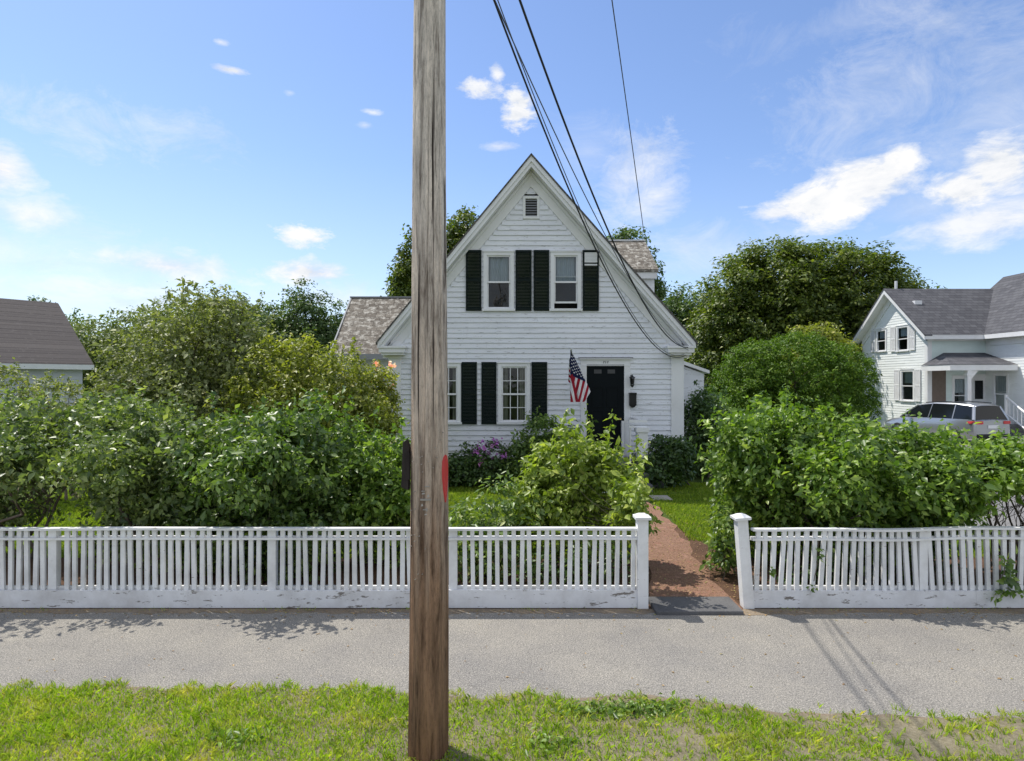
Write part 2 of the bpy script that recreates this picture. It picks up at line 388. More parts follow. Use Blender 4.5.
def gaps(p, wl, thr, rng):
    k = nrm(rng.normal(0,1,(8,3)))*(2*np.pi/wl)*rng.uniform(.6,1.6,(8,1)); ph = rng.uniform(0,6.28,8)
    return np.sin(p@k.T+ph).sum(1)/2.83*1.41 > thr
def clouds_of(blobs, n, clump, per, rng, shell=0.7, zmin=0.03, lump=0.16, csq=0.7):
    w = np.array([max(b[3]*b[4],b[4]*b[5],b[3]*b[5])**1.0 for b in blobs]); w = w/w.sum()
    nc = max(4, n//per)
    which = rng.choice(len(blobs), nc, p=w)
    B = np.array(blobs)[which]
    d = nrm(rng.normal(0,1,(nc,3)))
    ph = rng.uniform(0,6.28,(6,))
    bump = 1 + lump*(np.sin(d[:,0]*5+ph[0]+which)*np.sin(d[:,1]*5+ph[1])+np.sin(d[:,2]*6+ph[2]+which*2)*0.7) 
    rad = np.where(rng.random(nc) < shell, rng.uniform(0.80,1.03,nc), rng.uniform(0.25,0.85,nc))*bump
    cen = B[:,:3] + d*rad[:,None]*B[:,3:6]
    csz = clump*(0.6+0.9*rng.random(nc))
    k = rng.integers(0, nc, n)
    off = nrm(rng.normal(0,1,(n,3)))*(rng.random((n,1))**0.45)*csz[k][:,None]*0.85; off[:,2] *= csq
    p = cen[k] + off
    outv = nrm(nrm((p - B[k][:,:3])/B[k][:,3:6]) + off/(csz[k][:,None])*1.3)
    ok = p[:,2] > zmin
    return p[ok], outv[ok], cen, B
def limb(mb, a, b, r0, r1, rng, wig=0.06, n=6, seg=6):
    a = Vector(a); b = Vector(b); ln = (b-a).length
    pts = []
    for i in range(seg+1):
        t = i/seg; p = a.lerp(b, t)
        if 0 < i < seg: p += Vector(rng.normal(0, wig*ln*0.5, 3))
        pts.append(p)
    mb.tube(pts, [r0+(r1-r0)*i/seg for i in range(seg+1)], n)
def plant(name, label, cat, base, blobs, n, leaf, mat, seed, clump=0.3, per=22, trunk=0.08, stems=1, stemmat='stem', group=None,
          csq=0.7, shell=0.7, crownname='crown', lump=0.16, clear=None, flower=None, twigs=26, zmin=0.05, aspect=0.56, droop=0.35, upb=0.75, holes=None, shoots=0, rnd=0.62):
    rng = np.random.default_rng(seed)
    root = empty(name, base, 0, label=label, cat=cat, group=group)
    bl = [(b[0]-base[0], b[1]-base[1], b[2]-base[2], *b[3:6]) for b in blobs]
    p, o, cen, B = clouds_of(bl, n, clump, per, rng, shell, zmin, lump, csq)
    if holes is not None:
        kp = gaps(p, holes[0], holes[1], rng); p = p[kp]; o = o[kp]
    mb = MB()
    cz = max(b[2] for b in bl)
    st = []
    for i in range(stems):
        a = (rng.normal(0,0.10*(stems>1)*2), rng.normal(0,0.06*(stems>1)*2), -0.03)
        j = i % len(bl); tgt = np.array(bl[j][:3]); tgt = tgt + rng.normal(0,0.25,3)*np.array(bl[j][3:6])
        if stems == 1: tgt = np.array([rng.normal(0,0.1), rng.normal(0,0.1), cz*0.75])
        limb(mb, a, tgt, trunk, trunk*0.35, rng, 0.05, 8, 7); st.append((np.array(a), tgt))
    ci = rng.choice(len(cen), min(twigs, len(cen)), replace=False)
    tw_end = []
    for c in ci:
        j = rng.integers(0,len(st)); a, b = st[j]; t = rng.uniform(0.35,0.95)
        s0 = a+(b-a)*t
        limb(mb, s0, cen[c], trunk*0.35*(1.2-t), trunk*0.06, rng, 0.05, 5, 5)
    mb.build('trunk' if stems == 1 else 'stems', stemmat, root, True)
    if shoots:
        # leafy shoots that break the outline
        sp = []; so = []; ms = MB()
        for i in range(shoots):
            b = bl[rng.integers(0,len(bl))]
            d = rng.normal(0,1,3); d[2] = abs(d[2])+0.35; d /= np.linalg.norm(d)
            s0 = np.array(b[:3])+d*np.array(b[3:6])*0.92
            dd = d*0.5+np.array([rng.normal(0,0.25),rng.normal(0,0.25),0.9]); dd/=np.linalg.norm(dd)
            ln = rng.uniform(1.5,4.5)*leaf*1.6
            k = int(10+ln/leaf*3)
            tt = rng.random(k)
            sp.append(s0+dd*ln*tt[:,None]+rng.normal(0,leaf*0.3,(k,3))); so.append(np.tile(dd,(k,1))*0.3+rng.normal(0,0.6,(k,3)))
        p = np.vstack([p]+sp); o = np.vstack([o]+so)
        o = nrm(o)
    if clear is not None:
        keep = clear(p+np.array(base)); p = p[keep]; o = o[keep]
    fastmesh(crownname, leaves(p, o, leaf, rng, aspect, droop, upb, rnd), [(0,1,2),(0,2,3)], mat, root)
    if flower:
        fm, nf, fs, region = flower
        q = rng.choice(len(p), nf*8); 
        q = [i for i in q if region(p[i]+np.array(base))][:nf]
        fp = []; 
        for i in q:
            fp.append(p[i] + o[i]*0.05 + rng.normal(0, fs*0.5, (14,3)))
        if fp:
            fp = np.vstack(fp); 
            fastmesh('blossoms', leaves(fp, nrm(rng.normal(0,1,fp.shape)), fs*0.8, rng, 0.9), [(0,1,2),(0,2,3)], fm, root)
    return root

# ------------------------------------------------------------------ ground, roads, sheets
def sheet(name, pts, z, mat, kind='structure'):
    me = bpy.data.meshes.new(name); me.from_pydata([(x,y,z) for x,y in pts], [], [tuple(range(len(pts)))]); me.materials.append(M[mat])
    o = bpy.data.objects.new(name, me); C.objects.link(o); o['kind'] = kind; return o
sheet('ground', [(-600,-300),(600,-300),(600,900),(-600,900)], 0, 'ground')
rnd = random.Random(5)
def wob(x, a=0.03): return a*(math.sin(x*3.1)+0.6*math.sin(x*7.7+1)+0.5*math.sin(x*17.3+2)+0.3*math.sin(x*41))
xs = [-14+0.1*i for i in range(301)]
def near_edge(x):
    # curb-side edge of the walk: creeps nearer to the viewer towards +x
    t = min(max((x+2)/5.0,0),1)
    e = 4.82 - 0.40*t*t*(3-2*t)
    e += 0.13*math.exp(-((x-1.15)/0.42)**2)*0.9
    return e + wob(x, 0.018)
def strip(name, lo, hi, z, mat):
    vs = [(x, lo(x), z) for x in xs]+[(x, hi(x), z) for x in xs]; n = len(xs)
    vs += [(x, lo(x)-0.004, 0.0) for x in xs]
    me = bpy.data.meshes.new(name); me.from_pydata(vs, [], [(i,i+1,i+1+n,i+n) for i in range(n-1)]+[(2*n+i,2*n+i+1,i+1,i) for i in range(n-1)]); me.materials.append(M[mat])
    o = bpy.data.objects.new(name, me); C.objects.link(o); o['kind']='structure'
strip('verge_soil', lambda x: 1.0, lambda x: 6.45, 0.0080, 'earth')
strip('mulch_bed', lambda x: 6.52+wob(x+3,0.012), lambda x: 8.5+wob(x,0.12), 0.008, 'mulch')
strip('sidewalk', near_edge, lambda x: 6.50+wob(x,0.014), 0.0120, 'walk')
strip('street', lambda x: -8.0, lambda x: 1.6, 0.012, 'drive')
def sand_w(x): return 0.05+0.05*math.sin(x*1.7+.4)+0.03*math.sin(x*5.1)+0.10*math.exp(-((x-1.6)/1.0)**2)
strip('sand_edge', lambda x: near_edge(x)-0.002, lambda x: near_edge(x)+max(0.004,sand_w(x)*0.5+wob(x*3,0.012)), 0.0155, 'edge')
strip('sand_drift', lambda x: 6.42+wob(x*2+1,0.02)-0.07*math.exp(-((x-2.7)/.5)**2), lambda x: 6.53, 0.0155, 'edge')
v_=[(x,near_edge(x)-0.11-0.02*math.sin(x*6),0.0085) for x in xs]+[(x,near_edge(x)-0.003,0.0158) for x in xs]; n_=len(xs)
me=bpy.data.meshes.new('soil_bank'); me.from_pydata(v_,[],[(i,i+1,i+1+n_,i+n_) for i in range(n_-1)]); me.materials.append(M['earth'])
o=bpy.data.objects.new('soil_bank',me); C.objects.link(o); o['kind']='structure'
# brick path
def path_c(y): return 1.98+0.50*math.sin(min(max((y-6.4)/6.0,0),1)*math.pi*0.5)*1.0-0.15*max(0,(y-12.0))
pl = []; prr = []
yy = [6.50+0.25*i for i in range(33)]
for y in yy:
    w = 0.46 if y < 7.3 else 0.36
    pl.append((path_c(y)-w+0.02*math.sin(y*9), y)); prr.append((path_c(y)+w+0.05*math.sin(y*5)+0.03*math.sin(y*13), y))
sheet('brick_path', pl+prr[::-1], 0.018, 'brick')
me_pts = [(path_c(y)+(0.40),y) for y in yy[:17]]
sheet('path_border', [(2.3,6.55),(2.9,6.55),(3.1,7.2),(3.15,8.0),(3.0,8.8),(2.85,9.6),(2.8,10.4)]+[(path_c(y)+0.30,y) for y in (10.4,9.5,8.5,7.5)], 0.013, 'mulch')
sheet('driveway', [(5.2,10.2),(18,10.0),(40,14),(40,28),(17.5,28.2),(15.2,26),(13.5,20),(8.5,14.5),(6.4,12.2)], 0.022, 'drive')
b = MB(); b.box(1.53,2.46,6.36,6.80,-0.02,0.055); o = b.build('threshold_slab','slab',bevel=0.012)
tag(o,'grey stone threshold slab in the open gateway of the picket fence','stone slab')
b = MB(); b.box(X(650,12.7),X(669,12.7),12.4,12.85,0.0,0.045); tag(b.build('stepping_stone','stone',bevel=0.01),'pale flat stepping stone in lawn beside the brick path','stone')

# ------------------------------------------------------------------ grass
def blades(name, n, xr, yr, hmin, hmax, width, mat, dens, seed, label, lean=0.5):
    rng = np.random.default_rng(seed)
    x = rng.uniform(*xr, n); y = rng.uniform(*yr, n)
    # tuft clustering
    k = dens(x, y, rng); x = x[k]; y = y[k]; n = len(x)
    h = rng.uniform(hmin, hmax, n)*(0.8+0.4*np.sin(x*5+np.sin(y*7))*0.5+0.1)
    a = rng.uniform(0, 2*np.pi, n); ln = rng.uniform(0.1, lean, n)*h*1.3
    ba = rng.uniform(0, 2*np.pi, n)
    p = np.stack([x,y,np.full(n,0.004)],1)
    side = np.stack([np.cos(ba),np.sin(ba),np.zeros(n)],1)*width*0.5*rng.uniform(0.6,1.4,(n,1))
    mid = p+np.stack([np.cos(a)*ln*0.3, np.sin(a)*ln*0.3, h*0.6],1)
    tip = p+np.stack([np.cos(a)*ln*1.1, np.sin(a)*ln*1.1, h],1)
    v = np.stack([p-side, p+side, mid+side*0.8, tip, mid-side*0.8],1)
    o = fastmesh(name, v, [(0,1,2,3,4)], mat)
    tag(o, label, 'grass', kind='stuff'); return o
def dens_verge(x, y, rng):
    e = np.array([near_edge(v) for v in x])
    edge = (y < e + 0.035 + 0.035*rng.random(len(x)) + 0.045*np.sin(x*9)+0.035*np.sin(x*23+y*5)+0.03*np.sin(x*57))
    nz = np.sin(x*3.3+1.2*np.sin(y*4.1))+np.sin(y*6.1+x*2.2)+0.8*np.sin(x*8.3-y*5.2)+0.6*np.sin(x*19+y*13)
    t = np.clip((x+0.9)/2.6, 0, 1)
    tuft=np.sin(x*31+2*np.sin(y*17))*np.sin(y*37+2*np.sin(x*13)); pk = 1.0 - t*np.clip(0.40+nz*0.30-tuft*0.6, 0, 0.93) - 0.25*(tuft<-.3)
    hole = np.exp(-((x-3.2)**2/0.25+(y-4.05)**2/0.03)); pk -= hole*0.45
    hole2 = np.exp(-((x+0.6)**2/0.12+(y-4.1)**2/0.05)); pk -= hole2*0.7
    return edge & (rng.random(len(x)) < pk)
blades('verge_grass', 210000, (-6.5,6.5), (2.6,4.98), 0.025, 0.062, 0.0065, 'grass', dens_verge, 11, 'bright green roadside grass between the sidewalk and the street', 0.9)
def dens_lawn(x, y, rng):
    pc = 1.98+0.50*np.sin(np.clip((y-6.4)/6.0,0,1)*np.pi*0.5)-0.15*np.maximum(0,y-12)
    on_path = (np.abs(x-pc) < 0.42) | ((x>pc)&(x<3.05)&(y<9.3))
    dr = (x > 5.0)&(y>9.6)
    return (~on_path)&(~dr)
blades('lawn_grass', 190000, (-10,7), (8.4,14.6), 0.03, 0.07, 0.012, 'lawn', dens_lawn, 12, 'sunlit green lawn between the fence shrubs and the house', 0.8)
# weeds and blown litter along the fence foot
def dens_edge(x,y,rng):
    return rng.random(len(x)) < np.clip(0.25+0.5*np.sin(x*4.3)+0.4*np.sin(x*11),0,1)*((x<1.45)|(x>2.5))
blades('fence_foot_weeds', 2200, (-7,8), (6.47,6.55), 0.01, 0.035, 0.006, 'grass', dens_edge, 13, 'sparse weeds along the foot of the picket fence', 0.9)

rng=np.random.default_rng(77)
q=np.stack([rng.uniform(-6.5,6.8,900),6.50-np.abs(rng.normal(0,.10,900)),np.full(900,.017)],1)
qp=np.stack([rng.uniform(1.5,3.2,1500),rng.uniform(6.75,10.5,1500),np.full(1500,.024)],1); q=np.vstack([q,qp])
q2=np.stack([rng.uniform(-6,6.5,260),rng.uniform(4.5,6.5,260),np.full(260,.016)],1); q=np.vstack([q,q2])
M['litter']=leafmat('dead_leaf',(0.10,0.06,0.03),(0.22,0.15,0.08),(0.12,0.14,0.04),.1)
o=fastmesh('leaf_litter',leaves(q,np.tile([[0,0,1.0]],(len(q),1)),.022,rng,.6,droop=0,upb=2.0,rnd=.25),[(0,1,2),(0,2,3)],'litter'); tag(o,'dead leaves and crumbs strewn along the fence foot, sidewalk and brick path','litter',kind='stuff')
wc=[(.55,4.50),(.95,4.55),(.25,4.1),(1.1,4.52),(-1.9,4.15),(.75,4.5)]
pp=[];oo=[]
for (x,y) in wc:
    k=150; g=rng.normal(0,.07,(k,3))*np.array([1.8,.8,1]); g[:,2]=np.abs(rng.normal(0,.022,k)); pp.append(g+np.array([x,y,.015])); oo.append(g*np.array([6,6,3])+np.array([0,0,.4]))
o=fastmesh('verge_weeds',leaves(np.vstack(pp),nrm(np.vstack(oo)),.04,rng,.45,droop=-.2,rnd=.4),[(0,1,2),(0,2,3)],'lilacR'); tag(o,'darker broad leaved weeds growing in clumps among the roadside grass','weeds',kind='stuff')
# ------------------------------------------------------------------ picket fence
FY = 6.60
def gate_post(parent, x, lean=0.0):
    b = MB(Matrix.Translation((x,FY,0)) @ Matrix.Rotation(lean,4,'Y'))
    b.box(-0.058,0.058,-0.07,0.05,0.0,0.985)
    o = b.build('gate_post','fence',parent,bevel=0.004)
    b = MB(Matrix.Translation((x,FY,0)) @ Matrix.Rotation(lean,4,'Y'))
    b.box(-0.085,0.085,-0.098,0.078,0.985,1.012)
    v=[(-.078,-.09,1.012),(.078,-.09,1.012),(.078,.07,1.012),(-.078,.07,1.012),(-.03,-.04,1.04),(.03,-.04,1.04),(.03,.02,1.04),(-.03,.02,1.04)]
    b.add(v,[(4,5,6,7),(0,1,5,4),(1,2,6,5),(2,3,7,6),(3,0,4,7)])
    b.build('post_cap','fence',o)
def make_fence(name, label, x0, x1, posts, gx, lean, seed, wavy):
    rng = random.Random(seed)
    root = empty(name, (0,0,0), 0, label=label, cat='picket fence', group='white picket fences either side of the gateway')
    def topz(x): return 0.872+ (0.012*math.sin(x*1.3)+0.006*math.sin(x*4.1))*wavy
    def line(name, z0f, z1f, y0, y1, mat, dx=0.25):
        b = MB(); n = max(2,int((x1-x0)/dx)); v=[]; f=[]
        for i in range(n+1):
            x = x0+(x1-x0)*i/n; a=z0f(x); c=z1f(x)
            w = 0.004*math.sin(x*2.7)
            v += [(x,y0+w,a),(x,y1+w,a),(x,y1+w,c),(x,y0+w,c)]
        for i in range(n):
            q=i*4
            for k in range(4): f.append((q+k,q+4+k,q+4+(k+1)%4,q+(k+1)%4))
        f.append((3,2,1,0)); f.append((n*4,n*4+1,n*4+2,n*4+3))
        b.add(v,f); return b.build(name,mat,root)
    line('top_rail', lambda x: topz(x)-0.012, lambda x: topz(x)+0.012, FY-0.045, FY+0.025, 'fence')
    line('middle_rail', lambda x: topz(x)-0.125, lambda x: topz(x)-0.088, FY+0.0145, FY+0.045, 'fence')
    # front batten over the pickets
    line('front_rail', lambda x: topz(x)-0.118, lambda x: topz(x)-0.095, FY-0.036, FY-0.0155, 'fence')
    line('lower_rail', lambda x: 0.19, lambda x: 0.235, FY+0.0145, FY+0.045, 'fence')
    # baseboards in lengths
    xx = x0
    while xx < x1-0.05:
        ln = min(rng.uniform(2.2,3.2), x1-xx)
        if x1-(xx+ln) < 0.6: ln = x1-xx
        b = MB(); dz = rng.uniform(-0.006,0.006); ta=rng.uniform(-.004,.004)
        b.add([(xx+.001,FY-0.045,0.015),(xx+ln-.001,FY-0.045,0.015),(xx+ln-.001,FY-0.018,0.015),(xx+.001,FY-0.018,0.015),
               (xx+.001,FY-0.045,0.205+dz),(xx+ln-.001,FY-0.045,0.205+dz+ta),(xx+ln-.001,FY-0.018,0.205+dz+ta),(xx+.001,FY-0.018,0.205+dz)],
              [(0,3,2,1),(4,5,6,7),(0,1,5,4),(1,2,6,5),(2,3,7,6),(3,0,4,7)])
        b.build('baseboard','fencebase',root); xx += ln
    for p in posts:
        b = MB(); b.box(p-0.045,p+0.045,FY-0.0135,FY+0.06,0,topz(p)-0.013); b.build('fence_post','fence',root)
    x = x0+0.05
    while x < x1-0.03:
        skip = any(abs(x-p) < 0.068 for p in posts)
        if not skip:
            l = rng.gauss(0,0.012)+ (0.05*math.sin(x*2.1+1.0)*wavy if wavy>0.5 else 0)
            w = 0.023+rng.uniform(-.0015,.0015)
            tx = x+l*0.7; z0 = 0.175; z1 = topz(x)-0.0125
            dy = rng.uniform(-.003,.002)
            b = MB(); b.add([(x-w,FY-0.015,z0),(x+w,FY-0.015,z0),(x+w,FY+0.013,z0),(x-w,FY+0.013,z0),
                   (tx-w,FY-0.015,z1),(tx+w,FY-0.015,z1),(tx+w,FY+0.013,z1),(tx-w,FY+0.013,z1)],
                  [(0,3,2,1),(4,5,6,7),(0,1,5,4),(1,2,6,5),(2,3,7,6),(3,0,4,7)])
            b.build('picket','fence',root)
        x += 0.088+rng.uniform(-.004,.004)
    gate_post(root, gx, lean)
    return root
make_fence('picket_fence','long weathered white picket fence behind the utility pole, ending at the gateway',-6.35,1.37,
           [X(53,FY),X(272,FY),X(453,FY)],1.428,0.0,3,0.15)
make_fence('picket_fence','white picket fence with a leaning gate post and wavy pickets beneath the bright lilacs',2.635,6.7,
           [X(923,FY)],2.585,-0.075,4,1.0)

# ------------------------------------------------------------------ utility pole
PX, PY = X(428,4.03), 4.03
root = empty('utility_pole',(PX,PY,0),0,label='tall weathered wooden utility pole standing in the verge before the picket fence',cat='utility pole')
b = MB(); v=[];f=[]; n=144; H=[-0.05]+[0.06*i for i in range(0,100)]+[6.2,6.8,7.5,8.5,9.5,11,13.3]
rg = random.Random(2)
grv=[(rg.uniform(0,2*math.pi),rg.uniform(.012,.028),rg.uniform(0,5.0),rg.uniform(.8,3.2),rg.uniform(.004,.010)) for _ in range(46)]
for i,z in enumerate(H):
    r = 0.1345-0.0058*z if z<6 else 0.0997-0.0022*(z-6)
    for k in range(n):
        t=2*math.pi*k/n; rr=r*(1+0.012*math.sin(3*t+z*.6)+0.01*math.sin(7*t+1.3)+0.006*math.sin(13*t+z))+rg.uniform(-.0007,.0007)
        for (ga,gw_,gz0,gl_,gd) in grv:
            if gz0<z<gz0+gl_:
                da=(t-ga-0.03*math.sin(z*2+ga*5)+math.pi)%(2*math.pi)-math.pi
                if abs(da)<gw_*2.2: rr-=gd*math.exp(-(da/gw_)**2)*math.sin((z-gz0)/gl_*math.pi)
        v.append((rr*math.cos(t)+0.0028*z+0.004*math.sin(z*1.1),rr*math.sin(t),z))
for i in range(len(H)-1):
    for k in range(n): f.append((i*n+k,i*n+(k+1)%n,(i+1)*n+(k+1)%n,(i+1)*n+k))
f.append(tuple(range(len(v)-n,len(v))))
b.add(v,f); b.build('shaft','pole',root,True)
# dark board on the street-left flank
b = MB(); b.prism([(-0.172,1.79),(-0.126,1.77),(-0.118,2.05),(-0.138,2.105),(-0.162,2.09)],-0.045,0.03); b.box(-0.150,-0.115,-0.0505,-0.0455,1.84,2.02)
M['darkwood']=bark('dark_board_wood',(0.06,0.05,0.045))
b.build('dark_board','darkwood',root,bevel=0.005)
# red reflector plate on the right flank, narrow seen from the side
b = MB(Matrix.Translation((0.116,-0.05,1.85)) @ Matrix.Rotation(R(70),4,'Z'))
pts=[]; 
for k in range(16):
    t=2*math.pi*k/16; pts.append((0.040*math.cos(t)*(0.75+0.35*math.sin(t)),0.158*math.copysign(abs(math.sin(t))**0.9,math.sin(t))))
b.prism(pts,-0.012,0.012); b.build('reflector','redlens',root)
b = MB(Matrix.Translation((0.112,-0.035,1.85)) @ Matrix.Rotation(R(70),4,'Z')); b.box(-0.02,0.02,0.0125,0.03,-0.17,0.19); b.build('reflector_bracket','alloy',root)
# small tags, staples and nails
M['tagmetal'] = plain('tag_metal',(0.40,0.37,0.33),0.5,0.5)
b = MB()
for (dx,z,w,h) in ((0.002,1.725,0.068,0.011),(0.0,1.66,0.03,0.006),(-0.014,1.78,0.02,0.006),(0.012,1.81,0.03,0.006),(0.01,1.66,0.012,0.02)):
    b=MB(); y=-math.sqrt(0.1305**2-dx*dx)-0.004; b.box(dx-w/2,dx+w/2,y,y+0.01,z-h/2,z+h/2); b.build('metal_tag','tagmetal',root)
for i in range(26):
    t=rg.uniform(-2.7,-0.5); z=rg.uniform(1.2,2.2); r=0.131
    b=MB(); b.tube([(r*math.cos(t)*.95,r*math.sin(t)*.95,z),(r*math.cos(t)*1.06,r*math.sin(t)*1.06,z)],0.003,5); b.build('nail','tagmetal',root)
M['paper']=plain('torn_paper',(0.55,0.52,0.47),0.9,var=.4)
for (dx,z,w,h) in ((-.012,1.765,.022,.012),(.02,1.75,.016,.02),(-.02,1.69,.014,.018),(.004,1.63,.02,.01)):
    b=MB(); y=-math.sqrt(0.1285**2-dx*dx)-0.004; b.add([(dx-w/2,y,z-h/2),(dx+w/2,y-.001,z-h/2+.004),(dx+w/2-.004,y,z+h/2),(dx-w/2+.003,y-.001,z+h/2-.003)],[(0,1,2,3)]); b.build('paper_scrap','paper',root)
b = MB(); b.box(-1.1,1.1,-0.17,-0.06,12.5,12.62); b.build('crossarm','pole',root)
b = MB()
for x in (-0.95,-0.45,0.45,0.95): b.tube([(x,-0.115,12.62),(x,-0.115,12.7),(x,-0.115,12.75),(x,-0.115,12.8)],[0.02,0.05,0.035,0.03],10)
b.build('insulators','greycable',root,True)

# service wires (quadratic sag in a vertical plane)
def wire(name,label,A,B,c,r,mat,n=40,group='overhead wires from the utility pole'):
    b = MB(); P=[]
    for i in range(n+1):
        t=i/n; P.append((A[0]+(B[0]-A[0])*t,A[1]+(B[1]-A[1])*t,c[0]*t*t+c[1]*t+c[2]))
    b.tube(P,r,6); o=b.build(name,mat,None,True); tag(o,label,'wire',group); return o
wire('service_cable','thick black cable sagging from the utility pole to the house eave',(-.45,4.12),(4.30,14.66),(3.936,-7.206,6.58),0.011,'rubber')
wire('service_cable','black cable hanging lowest of all across the gable siding',(-.56,4.15),(4.25,14.70),(4.603,-7.817,6.33),0.009,'rubber')
wire('service_wire','grey wire between two black cables across the gable slope',(-.56,4.2),(4.32,14.68),(2.642,-5.581,6.18),0.006,'greycable')
wire('service_wire','thin grey wire running beside the lowest black cable over the siding',(-.54,4.15),(4.22,14.70),(4.45,-7.66,6.36),0.005,'greycable')
wire('overhead_wire','single high wire passing alone to the rear shingled roof',(-.40,4.15),(4.9,22.3),(-0.8,-3.9,12.7),0.013,'greycable')

# ------------------------------------------------------------------ house parts
def siding(mb, spans, z0, z1, step, y=0.0, proud=0.02, vary=7):
    """lapped boards with butt joints; spans(z0,z1)->list of (x0,x1)"""
    z = z0; rg_ = random.Random(vary)
    while z < z1-0.01:
        zt = min(z+step, z1)
        for (a,c) in spans(z,zt):
            if c-a < 0.02: continue
            xs_ = [a]; x = a+rg_.uniform(0.6,3.4)
            while x < c-0.5: xs_.append(x); x += rg_.uniform(1.6,3.8)
            xs_.append(c)
            for p,q in zip(xs_[:-1],xs_[1:]):
                q2 = q-0.003 if q<c else q
                j1 = rg_.uniform(-.003,.003); j2 = j1+rg_.uniform(-.005,.005); pr = proud+rg_.uniform(-.003,.005)
                mb.add([(p,y-pr,z+j1),(q2,y-pr,z+j2),(q2,y-0.004,zt+0.006),(p,y-0.004,zt+0.006),(p,y,z+j1),(q2,y,z+j2)],
                   [(0,1,2,3),(4,5,1,0),(0,3,4),(1,5,2)])
        z = zt
def cut(a, c, ops, z0, z1):
    seg=[(a,c)]
    for (x0,x1,o0,o1) in ops:
        if z1 <= o0+0.005 or z0 >= o1-0.005: continue
        ns=[]
        for (p,q) in seg:
            if x1<=p or x0>=q: ns.append((p,q)); continue
            if x0>p: ns.append((p,x0))
            if x1<q: ns.append((x1,q))
        seg=ns
    return seg
def window(root, x0, x1, z0, z1, T=None, cas=0.09, cols=0, rows=0, low_open=0.0, curtain=None, y=0.0, sashes=2, sill=True, mat='white', shade=None):
    """x0..x1,z0..z1 = outer edge of casing. window > sash, pane, curtain"""
    T = T or Matrix()
    b = MB(T)
    b.box(x0,x0+cas,y-0.046,y+0.05,z0,z1); b.box(x1-cas,x1,y-0.046,y+0.05,z0,z1)
    b.box(x0+cas,x1-cas,y-0.046,y+0.05,z1-cas,z1); b.box(x0-0.02,x1+0.02,y-0.07,y-0.0465,z1-0.005,z1+0.02)
    b.box(x0+cas,x1-cas,y-0.046,y+0.05,z0,z0+0.03)
    if sill: b.box(x0-0.03,x1+0.03,y-0.085,y-0.0465,z0-0.03,z0+0.028)
    w = b.build('window',mat,root)
    a,c,d,e = x0+cas,x1-cas,z0+0.03,z1-cas
    m=(d+e)/2
    for (s0,s1,yo,up) in ((d+low_open,m+0.02+low_open,0.03,0),(m-0.02,e,0.0,1)) if sashes==2 else ((d,e,0,1),):
        b = MB(T); fw=0.035
        yy0=y+yo-0.012; yy1=y+yo+0.012
        b.box(a,a+fw,yy0,yy1,s0,s1); b.box(c-fw,c,yy0,yy1,s0,s1); b.box(a+fw,c-fw,yy0,yy1,s0,s0+fw+0.01); b.box(a+fw,c-fw,yy0,yy1,s1-fw,s1)
        for i in range(1,cols):
            xm=a+fw+(c-a-2*fw)*i/cols; b.box(xm-0.010,xm+0.010,yy0+.002,yy1-.002,s0+fw+.01,s1-fw)
        for i in range(1,rows):
            zm=s0+fw+(s1-s0-2*fw)*i/rows; b.box(a+fw,c-fw,yy0+.004,yy1-.004,zm-0.009,zm+0.009)
        b.build('sash',mat,w)
        b = MB(T); b.quad((a+fw,y+yo,s0+fw),(c-fw,y+yo,s0+fw),(c-fw,y+yo,s1-fw),(a+fw,y+yo,s1-fw)); b.build('pane','glass',w)
    if curtain:
        for kind,(cx0,cx1,cz0,cz1) in curtain:
            b = MB(T); n=24; v=[]
            for i in range(n+1):
                t=i/n; x=cx0+(cx1-cx0)*t; yy_=y+0.11+0.018*math.sin(t*(cx1-cx0)*60)
                v += [(x,yy_,cz0),(x,yy_,cz1)]
            b.add(v,[(2*i,2*i+2,2*i+3,2*i+1) for i in range(n)]); b.build('curtain',kind,w)
    b = MB(T); b.quad((a-.3,y+0.9,d-.3),(c+.3,y+0.9,d-.3),(c+.3,y+0.9,e+.3),(a-.3,y+0.9,e+.3)); b.build('dark_room_backing','interior',w)  # dark sheet standing in for the unlit room behind the glass
    return w
def shutter(root, x0, x1, z0, z1, y=-0.038, T=None, seed=0, white=False):
    b = MB(T or Matrix()); fw=0.04
    b.box(x0,x0+fw,y-0.03,y,z0,z1); b.box(x1-fw,x1,y-0.03,y,z0,z1)
    mid=(z0+z1)/2
    for (a,c) in ((z0,z0+0.07),(mid-0.03,mid+0.03),(z1-0.06,z1)): b.box(x0+fw,x1-fw,y-0.03,y,a,c)
    for (a,c) in ((z0+0.07,mid-0.03),(mid+0.03,z1-0.06)):
        n=int((c-a)/0.035)
        for i in range(n):
            zz=a+(c-a)*(i+.5)/n
            b.add([(x0+fw,y-0.026,zz-0.018),(x1-fw,y-0.026,zz-0.018),(x1-fw,y-0.004,zz+0.014),(x0+fw,y-0.004,zz+0.014)],[(0,1,2,3)])
    return b.build('shutter','white' if white else 'shutter',root)

